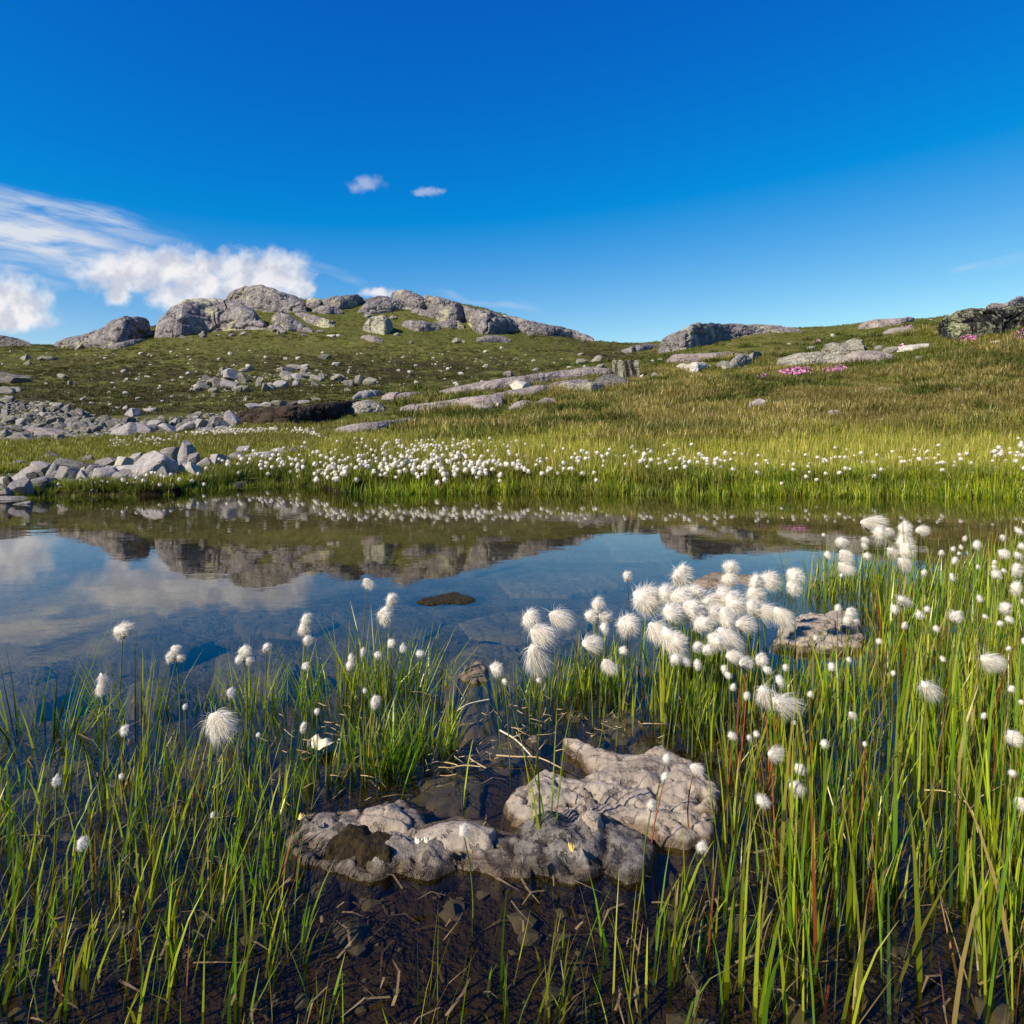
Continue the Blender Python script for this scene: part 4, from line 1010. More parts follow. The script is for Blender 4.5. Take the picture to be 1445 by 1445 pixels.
subs = [([(645,880),(700,865),(790,862),(840,875),(820,900),(730,905),(660,900)], -.10), ([(640,925),(680,908),(735,915),(742,960),(700,985),(650,980),(620,960)], -.09), ([(700,820),(760,808),(860,812),(880,830),(800,842),(720,838)], -.13),
        ([(500,870),(600,862),(632,880),(600,900),(520,902)], -.12), ([(300,930),(380,915),(430,935),(400,965),(320,968)], -.11), ([(120,900),(230,885),(300,905),(240,935),(150,935)], -.13), ([(330,870),(440,860),(480,880),(430,900),(340,898)], -.14),
        ([(560,790),(690,780),(740,795),(670,812),(570,808)], -.17), ([(860,770),(960,765),(1000,780),(940,795),(870,790)], -.16), ([(1080,770),(1150,765),(1170,785),(1110,795)], -.14),
        ([(580,1110),(640,1095),(690,1110),(680,1150),(610,1155)], -.05), ([(660,1050),(720,1040),(750,1065),(720,1095),(670,1090)], -.06), ([(850,1010),(900,1005),(925,1030),(880,1050),(845,1040)], -.045), ([(480,1060),(540,1050),(570,1080),(520,1110),(470,1100)], -.06),
        ([(60,1060),(130,1045),(170,1075),(120,1105),(60,1100)], -.05), ([(250,1060),(330,1050),(350,1085),(290,1110),(240,1095)], -.05), ([(1180,1120),(1250,1110),(1280,1150),(1220,1180),(1170,1160)], -.03), ([(1090,1150),(1150,1150),(1150,1200),(1100,1210)], -.03),
        ([(0,960),(70,945),(110,975),(50,1000),(-20,990)], -.09), ([(180,970),(250,960),(280,990),(210,1010)], -.08), ([(430,780),(520,770),(560,790),(470,800)], -.17), ([(740,930),(800,925),(820,950),(770,965)], -.08),
        ([(150,840),(260,830),(320,850),(240,868),(160,862)], -.16), ([(0,880),(80,870),(120,890),(60,910),(-20,905)], -.14)]
for i, (ol, z_) in enumerate(subs):
    mx_, my_ = at(sum(q[0] for q in ol) / len(ol), sum(q[1] for q in ol) / len(ol), z_)
    z_ = min(gz(mx_, my_) + .012, -.035) / .92
    slab_rock('submerged_stone', ol, z_ * .92, .022, 'wet', 'flat slab under the water %s, %s' % ('at far left' if mx_ < -.9 else 'left of centre' if mx_ < -.25 else 'near the middle' if mx_ < .4 else 'toward the right', 'close to the bottom edge' if my_ < 1.5 else 'just beyond the left sedge' if my_ < 2.6 else 'out in the open pond'), 'stone', GSUB, seed=50 + i, rough=.01, w=.02, warp=.03, res=None, edge=.12)
for i in range(46):
    px_, py_ = random.uniform(420, 1040), random.uniform(970, 1150)
    x, y = at(px_, py_, -.05)
    g_ = gz(x, y)
    if g_ > -.01: continue
    s = random.uniform(.012, .04)
    tag(link('submerged_stone', rock_var('rnd', i % 14, 'wet'), loc=(x, y, g_ + s * .2), rot=(0, 0, random.uniform(0, 6)), scale=(s, s * .8, s * .5)), 'flat grey stone lying under the shallow brown water', 'stone', GSUB)

# pebbles and drowned bits on the shallow bed
PV, PF = [], []
for i in range(1500):
    y = random.uniform(.62, 3.4); x = random.uniform(-.95, .75) * y
    z = gz(x, y)
    if z > -.01: continue
    w = .004 + .022 * random.random() ** 3
    PV.append(v1 * (1 + .25 * np.random.default_rng(i).normal(size=v1.shape)) * np.array([w, w * random.uniform(.6, 1), w * .5]) + np.array([x, y, z + w * .2])); PF.append(f1 + len(PF) * len(v1))
tag(link('bed_pebbles', new_mesh('bed_pebbles', np.concatenate(PV), np.concatenate(PF), [G['wet']])), 'small pebbles on the bed of the shallows', kind='stuff')
V, F = [], []
for i in range(420):                                       # drowned and floating dead leaves among the stems
    a, b_ = (random.uniform(-60, 640), random.uniform(990, 1440)) if i < 240 else (random.uniform(640, 1440), random.uniform(1000, 1440))
    x, y = at(a, b_, 0); g_ = gz(x, y)
    L_ = random.uniform(.015, .07); an = random.uniform(0, 6.28); zz = random.choice([max(g_, -.12) + .004, .002])
    dx, dy = math.cos(an) * L_, math.sin(an) * L_; w = random.uniform(.0008, .002)
    nx_, ny_ = -dy / L_ * w, dx / L_ * w
    b0 = len(V)
    V += [(x - nx_, y - ny_, zz), (x + nx_, y + ny_, zz), (x + dx * .5 + nx_ + dy * .1, y + dy * .5 + ny_ - dx * .1, zz + .006), (x + dx * .5 - nx_ + dy * .1, y + dy * .5 - ny_ - dx * .1, zz + .006), (x + dx + nx_ * .3, y + dy + ny_ * .3, zz), (x + dx - nx_ * .3, y + dy - ny_ * .3, zz)]
    F += [(b0, b0 + 1, b0 + 2, b0 + 3), (b0 + 3, b0 + 2, b0 + 4, b0 + 5)]
tag(link('drowned_leaves', new_mesh('drowned_leaves', V, F, [G['soggy']])), 'dead sedge leaves lying in the shallow water', kind='stuff')
G['leafg'] = plain('flower_leaves', C(.05, .08, .015), C(.12, .15, .03), 10)
# pink flower cushions on the right slope
def flower_patch(px, py, w, h, n, label):
    x0, y0, z0 = hit(px, py); s = y0 / FX
    V, F = [], []
    for i in range(n):
        a, r = random.uniform(0, 6.28), math.sqrt(random.random())
        qx, qy = px + math.cos(a) * r * w / 2 + random.gauss(0, 1), py + math.sin(a) * r * h / 2 - (math.cos(a) * r) * h * .25
        x, y, z = hit(qx, qy)
        c = np.array([x, y, z + random.uniform(.04, .16)]); d = random.uniform(.025, .06)
        t = np.random.default_rng(i).normal(size=(3, 3)); t, _ = np.linalg.qr(t)
        b0 = len(V)
        V += [c + d * t[0], c + d * t[1] * .8, c - d * t[0], c - d * t[1] * .8]
        F.append((b0, b0 + 1, b0 + 2, b0 + 3))
    tag(link('flower_cushion', new_mesh('flower_cushion', V, F, [G['pink'], G['leafg']], midx=[0 if i % 5 < 4 else 1 for i in range(len(F))])), label, 'flowers', 'pink flower cushions on the right slope')


flower_patch(1124, 527, 46, 9, 520, 'largest magenta flower cushion below the lichened slab')
flower_patch(1177, 525, 32, 9, 360, 'two lobed magenta flower cushion right of the largest one')
flower_patch(1366, 481, 26, 7, 240, 'pink flowers at the foot of the great black boulder')
flower_patch(1440, 475, 22, 12, 200, 'pink flowers on the turf at the right edge under the rock wall')
flower_patch(1077, 534, 14, 4, 60, 'small faded pink patch left of the largest flower cushion')
flower_patch(1280, 464, 20, 4, 70, 'thin pink flower band on the slab under the skyline')
flower_patch(1153, 484, 9, 3, 40, 'tiny pink tuft above the broken block')
flower_patch(1003, 594, 11, 5, 30, 'tiny lilac flower patch low on the tawny slope')
flower_patch(1272, 493, 9, 8, 30, 'pale pink flowers between two blocks on the right slope')

# ------------------------------------------------------------------ grass blades
def ribbons(base, length, width, az, lean, bend, tint, seg=4, sag=1.0, wmid=.75):
    """curved tapering blades; returns verts, quads, tints"""
    n = len(base)
    t = np.linspace(0, 1, seg + 1)
    ang = lean[:, None] + bend[:, None] * t[None] ** 1.4          # from vertical
    ds = length[:, None] / seg
    hor = np.concatenate([np.zeros((n, 1)), np.cumsum(np.sin(ang[:, :-1]) * ds, 1)], 1)
    ver = np.concatenate([np.zeros((n, 1)), np.cumsum(np.cos(ang[:, :-1]) * ds, 1)], 1)
    ca, sa_ = np.cos(az)[:, None], np.sin(az)[:, None]
    cx = base[:, 0:1] + hor * ca; cy = base[:, 1:2] + hor * sa_; cz = base[:, 2:3] + ver
    yaw = az + math.pi / 2 + rng.normal(0, .7, n)
    prof = np.array([wmid, 1.0, .85, .55, .06]) if seg == 4 else np.interp(t, [0, .3, .6, 1], [wmid, 1, .8, .06])
    wx = np.cos(yaw)[:, None] * width[:, None] * prof / 2; wy = np.sin(yaw)[:, None] * width[:, None] * prof / 2
    L = np.stack([cx - wx, cy - wy, cz], -1); R = np.stack([cx + wx, cy + wy, cz], -1)
    v = np.stack([L, R], 2).reshape(n, -1, 3)
    k = 2 * (seg + 1)
    j = np.arange(seg)
    f = np.stack([2 * j, 2 * j + 1, 2 * j + 3, 2 * j + 2], -1)
    faces = (np.arange(n)[:, None, None] * k + f[None]).reshape(-1, 4)
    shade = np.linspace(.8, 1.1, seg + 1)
    dry = (rng.random(n) < .35) * rng.uniform(.3, 1, n)
    wt_ = np.clip((t[None] - .62) / .38, 0, 1) * dry[:, None]
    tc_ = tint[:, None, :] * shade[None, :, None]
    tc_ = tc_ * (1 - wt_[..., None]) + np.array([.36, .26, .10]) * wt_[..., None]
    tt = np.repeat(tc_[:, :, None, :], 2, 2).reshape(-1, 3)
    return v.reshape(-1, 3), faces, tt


def palette(n, cols, wts, jit=.25):
    c = np.array(cols)[rng.choice(len(cols), n, p=np.array(wts) / sum(wts))]
    return c * (1 + rng.normal(0, jit, (n, 1))).clip(.45, 1.7)


GREEN, YG, OLV, STRAW, RED, DKG = (.12, .25, .008), (.35, .42, .014), (.23, .23, .016), (.38, .28, .09), (.24, .055, .015), (.03, .08, .01)


def blades_at(px, py, hgt, wid, n=None, cols=(GREEN, YG, OLV, STRAW, RED), wts=(5, 4, 3, .5, .4), lean=.12, bend=.35, out=None, name='sedge', zb=None, windaz=0.2, seg=4):
    px = np.asarray(px, float); py = np.asarray(py, float); n = len(px)
    Y = FX * (CAMH + .03) / (py - HY); X = (px - CX) / FX * Y
    z = zt(X, Y) - .02
    base = np.stack([X, Y, z], -1)
    az = rng.uniform(0, 2 * math.pi, n)
    w = rng.random(n) < .45
    az = np.where(w, windaz + rng.normal(0, .6, n), az)
    if out is not None:
        az = np.where(rng.random(n) < .8, np.arctan2(Y - out[1], X - out[0]) + rng.normal(0, .5, n), az)
    return ribbons(base, np.maximum(hgt, .03) - z * .8, wid, az, np.abs(rng.normal(0, lean, n)), np.abs(rng.normal(0, bend, n)), palette(n, cols, wts), seg)


def inpoly(px, py, poly):
    poly = np.array(poly, float); ins = np.zeros(len(px), bool)
    a = poly; b_ = np.roll(poly, -1, 0)
    for p, q in zip(a, b_):
        c = ((p[1] > py) != (q[1] > py))
        with np.errstate(divide='ignore', invalid='ignore'):
            xi = (q[0] - p[0]) * (py - p[1]) / (q[1] - p[1]) + p[0]
        ins ^= c & (px < xi)
    return ins


NEARROCKS = [[(700,1165),(722,1113),(773,1091),(825,1100),(828,1082),(796,1050),(822,1044),(930,1055),(1022,1118),(1006,1180),(935,1200),(925,1235),(740,1250),(420,1235),(420,1150),(552,1128),(596,1166)],
             [(1084,915),(1092,885),(1140,862),(1205,866),(1224,900),(1215,922)]]


def sample_world(poly, dens, gap=-.16):
    """points of even density per square metre inside a photo outline on the water plane; returns photo points"""
    pts = np.array([at(a, b_, -.03) for a, b_ in poly])
    lo, hi = pts.min(0), pts.max(0)
    n = int((hi[0] - lo[0]) * (hi[1] - lo[1]) * dens)
    p = lo + rng.random((n, 2)) * (hi - lo)
    # clumping
    cl = fbm2(p[:, 0], p[:, 1], 5.5, 3, 31)
    p = p[(cl + rng.normal(0, .22, n)) > gap]
    px = CX + FX * p[:, 0] / p[:, 1]; py = HY + FX * (CAMH + .03) / p[:, 1]
    k = inpoly(px, py, poly)
    for r_ in NEARROCKS: k &= ~inpoly(px, py, r_)
    return px[k], py[k]


def stuff_blades(name, label, lst):
    V, F, T, o = [], [], [], 0
    for v, f, t in lst:
        V.append(v); F.append(f + o); T.append(t); o += len(v)
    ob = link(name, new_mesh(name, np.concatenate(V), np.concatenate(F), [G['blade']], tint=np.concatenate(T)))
    tag(ob, label, kind='stuff')
    return ob


# right bed
R_BED = [(1105,850),(1160,832),(1230,826),(1300,838),(1350,832),(1445,812),(1640,790),(2100,1500),(1010,1500),(1030,1300),(1012,1200),(1040,1150),(1035,1110),(985,1065),(930,1045),(880,1025),(830,1008),(800,985),(860,952),(930,935),(1000,935),(1075,945),(1180,945),(1230,925),(1225,890),(1150,862)]
px, py = sample_world(R_BED, 3300, -.02)
n = len(px)
hh = rng.normal(.20, .06, n).clip(.05, .36) * np.interp(px, [800, 1000, 1250], [.66, .85, 1.0])
hh = np.where((px > 1060) & (px < 1240) & (py > 905) & (py < 1030), hh * np.interp(py, [905, 1030], [.28, .75]), hh)
L1 = blades_at(px, py, hh * np.where(rng.random(n) < .3, .6, 1), rng.choice([.0022, .0035, .005, .0066], n) * rng.uniform(.8, 1.2, n), cols=(GREEN, YG, OLV, STRAW, RED, DKG), wts=(4.5, 5.5, 2, 1.1, .5, 1))
# short dead litter between the green blades
k = rng.random(n) < .5
L2 = blades_at(px[k], py[k], hh[k] * .42, rng.uniform(.0015, .0035, k.sum()), cols=(STRAW, RED, OLV, (.12, .08, .03)), wts=(2.5, 1, 2, 2), lean=.7, bend=.8)
stuff_blades('sedge', 'dense green sedge standing in the shallows on the right', [L1, L2])
# centre band below the cotton cluster
C_BED = [(690,1003),(715,985),(770,975),(830,960),(900,948),(1000,945),(1060,950),(1060,1010),(960,1035),(900,1028),(840,1010),(770,1008)]
px, py = sample_world(C_BED, 2300); n = len(px)
stuff_blades('sedge', 'sedge band under the big cotton cluster in the centre', [blades_at(px, py, rng.normal(.13, .045, n).clip(.04, .26) * np.interp(px, [690, 800, 900], [.6, .8, 1]), rng.uniform(.0025, .006, n)),
             blades_at(px[::2], py[::2], rng.uniform(.03, .09, len(px[::2])), rng.uniform(.0015, .003, len(px[::2])), cols=(STRAW, RED, (.12, .08, .03)), wts=(2, 2, 2), lean=.8, bend=.6)])
# left bed, thin far out and denser towards the bottom edge
lst = []
for poly, dens, h0, hs in [([(-200,1110),(120,1100),(220,1085),(330,1075),(420,1100),(425,1150),(410,1230),(420,1330),(500,1500),(-600,1500)], 3000, .068, .03),
                           ([(230,1090),(260,1010),(330,1000),(430,1010),(460,1060),(430,1130),(330,1130)], 430, .075, .035),
                           ([(-150,1130),(-150,1030),(60,1040),(240,1080),(240,1130)], 260, .05, .02),
                           ([(420,1010),(640,1000),(650,1100),(560,1130),(440,1130)], 380, .06, .025),
                           ([(560,1420),(900,1330),(1050,1230),(1050,1500),(560,1500)], 2300, .085, .04)]:
    px, py = sample_world(poly, dens); n = len(px)
    lst.append(blades_at(px, py, rng.normal(h0, hs, n).clip(.03, .26), rng.uniform(.0022, .0056, n), lean=.16, bend=.4))
    k = rng.random(n) < .45
    lst.append(blades_at(px[k], py[k], rng.uniform(.03, .07, k.sum()), rng.uniform(.0015, .003, k.sum()), cols=(STRAW, (.15, .10, .04), (.06, .04, .02)), wts=(1, 1.4, 1.2), lean=.9, bend=.9))
stuff_blades('sedge', 'thin green sedge in the shallows on the left', lst)


def tuft(px, py, w, n, h, label, group='separate sedge tufts in the shallows', lean=.22, cols=(GREEN, YG, OLV, STRAW), wts=(5, 4, 2, .6), wid=(.003, .0058)):
    cx, cy = at(px, py, -.03)
    sx = w * cy / FX / 2
    a = rng.uniform(0, 2 * math.pi, n); r = np.sqrt(rng.random(n))
    X = cx + np.cos(a) * r * sx; Y = cy + np.sin(a) * r * sx * .6
    qx = CX + FX * X / Y; qy = HY + FX * (CAMH + .03) / Y
    v, f, t = blades_at(qx, qy, rng.normal(h, h * .25, n).clip(.03, 1), rng.uniform(wid[0], wid[1], n), lean=lean, bend=.4, out=(cx, cy), cols=cols, wts=wts)
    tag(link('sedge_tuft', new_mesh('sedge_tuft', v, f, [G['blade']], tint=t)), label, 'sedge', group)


tuft(60, 1048, 74, 62, .165, 'dark green sedge tuft alone in the water at the left edge', lean=.38, cols=(DKG, GREEN, YG), wts=(3, 3, 1.2))
tuft(128, 1040, 60, 24, .10, 'sparse low tuft right of the dark green edge tuft')
tuft(197, 1020, 60, 46, .165, 'upright tuft around the single white head far left')
tuft(285, 1005, 60, 26, .115, 'thin tuft between the twin headed and the tall cotton plants')
tuft(352, 1012, 60, 46, .15, 'tuft under the tall fluffy cotton head')
tuft(405, 1012, 60, 56, .145, 'tuft left of the large centre left clump')
tuft(478, 996, 80, 110, .17, 'left half of the large clump at centre left')
tuft(548, 990, 90, 150, .185, 'right half of the large clump at centre left')
tuft(608, 978, 50, 44, .16, 'right flank of the large clump at centre left, leaning outward')
tuft(1150, 935, 90, 26, .05, 'short tuft in front of the flat islet')
tuft(455, 1120, 50, 30, .10, 'low tuft above the left end of the grey rock')
tuft(520, 1098, 60, 60, .105, 'short spiky tuft in the shallows above the grey rock')
tuft(555, 1105, 40, 40, .13, 'dark leaning tuft beside the short spiky one', lean=.3, cols=(DKG, GREEN), wts=(1, 2))
tuft(600, 1072, 90, 110, .09, 'low bright tuft left of the floating dead stalks')
tuft(725, 1003, 70, 60, .09, 'low tuft at the left tip of the centre sedge band')
tuft(768, 1000, 60, 54, .14, 'tuft under the tall trailing cotton heads')
tuft(835, 985, 60, 50, .15, 'tuft between the trailing heads and the big cotton cluster')
tuft(770, 1215, 46, 11, .20, 'few tall thin blades in front of the pale horned rock', lean=.08)
tuft(655, 1165, 10, 2, .12, 'single upright blade on the pale ridge', lean=.03)
tuft(1130, 845, 70, 70, .13, 'feathery tuft at the water edge left of the upper cotton heads')
tuft(1092, 850, 40, 18, .17, 'dark wiry stalks in the water behind the cotton cluster', lean=.1, cols=(DKG, (.03, .04, .02)), wts=(1, 1), wid=(.0015, .003))
for a, b_, h in [(1230,835,.15),(1290,838,.14),(1180,838,.14),(1330,835,.15),(1390,825,.16),(1435,820,.17)]:
    tuft(a, b_, 60, 60, h, 'upright tuft along the back edge of the right sedge', 'tufts along the back edge of the right sedge')


# dead stalks floating by the rock
def stalk(pts, w, m_, label=None, z=.012, group=None):
    P = []
    for i, q in enumerate(pts):
        zz = q[2] if len(q) > 2 else z
        x, y = at(q[0], q[1], zz); P.append((x, y, zz))
    V, F = [], []
    P = [Vector(p) for p in P]
    # resample into a smooth curve
    fine = []
    for i in range(len(P) - 1):
        p0, p1, p2, p3 = P[max(i - 1, 0)], P[i], P[i + 1], P[min(i + 2, len(P) - 1)]
        for t in (0, .33, .66):
            fine.append(.5 * ((2 * p1) + (p2 - p0) * t + (2 * p0 - 5 * p1 + 4 * p2 - p3) * t * t + (3 * p1 - p0 - 3 * p2 + p3) * t ** 3))
    fine.append(P[-1])
    for i, c in enumerate(fine):
        d = (fine[min(i + 1, len(fine) - 1)] - fine[max(i - 1, 0)]).normalized()
        s_ = d.cross(Vector((0, 0, 1)))
        s_ = s_.normalized() if s_.length > 1e-4 else Vector((1, 0, 0)); u_ = s_.cross(d)
        rr = w / 2 * (1 - .5 * i / len(fine))
        for a in range(4): V.append(c + (s_ * math.cos(a * 1.5708) + u_ * math.sin(a * 1.5708)) * rr)
        if i:
            for a in range(4): F.append(((i - 1) * 4 + a, (i - 1) * 4 + (a + 1) % 4, i * 4 + (a + 1) % 4, i * 4 + a))
    me = new_mesh('dead_stalk', [tuple(v) for v in V], F, [G[m_]], smooth=True)
    if label: tag(link('dead_stalk', me), label, 'stalk', group)
    return [tuple(v) for v in V], F, me


GD = 'dead stalks floating in the shallows'
for pts, w, m_, lab in [([(700,1066),(730,1068),(760,1069),(792,1084)], .0045, 'straw', 'long pale dead stalk floating left of the pale horned rock'),
        ([(704,1030,.02),(728,1044),(750,1067)], .005, 'leaf', 'whitish dead stalk slanting toward the pale horned rock'),
        ([(690,987,.05),(662,993,.05),(646,1003,.04),(641,1017,.0)], .0035, 'leaf', 'white bent stalk hooking down into open water'),
        ([(600,1080),(618,1075),(640,1078),(648,1082)], .004, 'straw', 'short floating stalk under the low bright tuft'),
        ([(660,1068),(670,1075),(686,1084)], .004, 'straw', 'short straight floating stalk beside the low bright tuft'),
        ([(634,1084),(655,1080),(678,1082)], .004, 'straw', 'curved brown stalk floating beside the low bright tuft'),
        ([(1305,1115,.05),(1340,1118,.06),(1370,1140,.05),(1380,1175,.02)], .003, 'straw', 'arched yellow dead blade low in the right sedge'),
        ([(1165,1100,.10),(1180,1150,.05),(1200,1200,.0)], .003, 'leaf', 'straight whitish dead blade in the bottom right sedge')]:
    stalk(pts, w, m_, lab, group=GD)
V, F = [], []
for i in range(150):
    if i < 90: a, b_ = random.gauss(770, 90), random.gauss(1030, 26)
    else: a, b_ = random.gauss(480, 130), random.gauss(1050, 50)
    if inpoly(np.array([a]), np.array([b_]), NEARROCKS[0])[0] or b_ < 960: continue
    L_ = random.choice([random.uniform(5, 16), random.uniform(12, 40)]); an = random.gauss(.2, 1.1)
    h = random.uniform(0, .03)
    v, f, me = stalk([(a, b_, h), (a + L_ * .5 * math.cos(an), b_ + L_ * .5 * math.sin(an) * .5 + random.uniform(-3, 3), h + random.uniform(-.005, .02)), (a + L_ * math.cos(an), b_ + L_ * math.sin(an) * .5, .005)], random.uniform(.0010, .0024), 'straw')
    bpy.data.meshes.remove(me)
    F += [tuple(k + len(V) for k in q) for q in f]; V += v
tag(link('dead_litter', new_mesh('dead_litter', V, F, [G['straw']], smooth=True)), 'short brown dead stalks littering the shallows', kind='stuff')


def curled_leaf(px, py, w, h, m_, label, cat='leaf', name='leaf', z=.012):
    cx, cy = at(px, py, z); s = cy / FX
    u, v = np.meshgrid(np.linspace(-1, 1, 17), np.linspace(-1, 1, 9), indexing='ij')
    rr = np.sqrt(np.clip(1 - u ** 2, 0, 1)) * (1 + .25 * np.sin(u * 7))
    X = cx + u * w * s / 2; Y = cy + v * rr * h * s * 1.1
    A_ = w * s * .10
    Z = z + A_ * (1 + np.cos(v * 2.2 + u * 3) + .4 * np.sin(u * 9))
    o = link(name, new_mesh(name, np.stack([X, Y, Z], -1).reshape(-1, 3), grid_faces(17, 9), [G[m_]], smooth=True))
    tag(o, label, cat)


curled_leaf(457, 1052, 46, 13, 'leaf', 'crumpled cream leaf afloat left of the short spiky tuft')
curled_leaf(590, 1187, 12, 6, 'leaf', 'pale petal on the grey rock, left of a pair', z=.06)
curled_leaf(602, 1186, 10, 6, 'leaf', 'pale petal on the grey rock, right of a pair', z=.06)
curled_leaf(425, 1153, 9, 7, 'yellow', 'yellow petal at the left end of the grey rock', z=.05)
curled_leaf(806, 1196, 9, 9, 'yellow', 'yellow petal on the dark foot of the long grey rock', z=.05)

# ------------------------------------------------------------------ cottongrass
def fluff(kind, seed):
    """one silky head of unit diameter: soft core plus fine hairs"""
    r = np.random.default_rng(seed)
    v, f = ico(3)
    p = v.copy()
    if kind == 'bud':
        core = .37; hairs, hl, hw = 900, (.10, .34), .010; wind = .35; el = np.array([r.uniform(.72, .9), .8, r.uniform(.95, 1.2)])
    elif kind == 'fluff':
        core = .37; hairs, hl, hw = 1500, (.08, .42), .011; wind = .55; el = np.array([r.uniform(.85, 1.1), .85, r.uniform(.85, 1.2)])
    else:
        core = .27; hairs, hl, hw = 1800, (.20, .85), .011; wind = .84; el = np.array([1.2, .8, r.uniform(.7, 1.0)])
    amp = core * (1 + .55 * fbm(v * 1.5 + seed, 3, seed) + .16 * fbm(v * 6 + seed, 2, seed))
    if kind != 'blown': amp = amp * (1 + .25 * np.clip(-v[:, 2], 0, 1) * (r.random() - .7))
    p = v * amp[:, None] * el
    if kind == 'bud': p[:, 0] += .12 * p[:, 2] * r.normal()
    dirs = r.normal(size=(hairs, 3)); dirs /= np.linalg.norm(dirs, axis=1)[:, None]
    idx = np.argmax(dirs @ v.T, axis=1)
    root = p[idx] * .9
    W = np.array([1.0, -.25, -.18]); W /= np.linalg.norm(W)
    d = dirs * (1 - wind) + W * wind * (.6 + .4 * r.random((hairs, 1))) + r.normal(size=(hairs, 3)) * (.30 if kind == 'fluff' else .20) + .30 * np.stack([vnoise(dirs * 2.2 + seed, 5), vnoise(dirs * 2.2 + seed, 6), vnoise(dirs * 2.2 + seed, 7)], -1)
    d /= np.linalg.norm(d, axis=1)[:, None]
    ln = r.uniform(hl[0], hl[1], hairs)[:, None]
    mid = root + d * ln * .5
    d2 = d + W * wind * .5 + np.array([0, 0, -.22]); d2 /= np.linalg.norm(d2, axis=1)[:, None]
    tip = mid + d2 * ln * .5
    side = np.cross(d, r.normal(size=(hairs, 3))); side /= np.linalg.norm(side, axis=1)[:, None]
    hv = np.stack([root - side * hw, root + side * hw, mid - side * hw * .7, mid + side * hw * .7, tip - side * hw * .1, tip + side * hw * .1], 1).reshape(-1, 3)
    k = np.arange(hairs)[:, None] * 6
    hf = np.concatenate([k + np.array([[0, 1, 3]]), k + np.array([[0, 3, 2]]), k + np.array([[2, 3, 5]]), k + np.array([[2, 5, 4]])])
    V = np.concatenate([p, hv]); F_ = np.concatenate([f, hf + len(p)])
    return new_mesh('flower_head', V, F_, [G['cotton'], G['wisp']], smooth=True, midx=np.concatenate([np.zeros(len(f), int), np.ones(len(hf), int)]))


FL = {k: [fluff(k, s * 13 + 11) for s in range(9)] for k in ('bud', 'fluff', 'blown')}


def bract_mesh():
    V, F = [], []
    for a in range(6):                                     # six dark scales cupping the foot of the head
        t = a * 1.0472
        c, s = math.cos(t), math.sin(t)
        b0 = len(V)
        V += [(.05 * c - .06 * s, .05 * s + .06 * c, -.10), (.05 * c + .06 * s, .05 * s - .06 * c, -.10), (.24 * c + .03 * s, .24 * s - .03 * c, .12), (.24 * c - .03 * s, .24 * s + .03 * c, .12)]
        F.append((b0, b0 + 1, b0 + 2, b0 + 3))
    return new_mesh('bract', V, F, [G['bractm']])


G['bractm'] = plain('bract_scale', C(.05, .04, .03), C(.16, .12, .07), 60)
BRACT = bract_mesh()


def stem_mesh(base, tip, r0, m_, bow, seg=7):
    base, tip = Vector(base), Vector(tip)
    side = Vector((bow[0], bow[1], 0))
    V, F = [], []
    for i in range(seg + 1):
        t = i / seg
        c = base.lerp(tip, t) + side * math.sin(t * math.pi)
        rr = r0 * (1 - .45 * t)
        for a in range(5): V.append((c.x + rr * math.cos(a * 1.2566) - base.x, c.y + rr * math.sin(a * 1.2566) - base.y, c.z - base.z))
        if i:
            for a in range(5): F.append(((i - 1) * 5 + a, (i - 1) * 5 + (a + 1) % 5, i * 5 + (a + 1) % 5, i * 5 + a))
    return new_mesh('stem', V, F, [G[m_]], smooth=True)


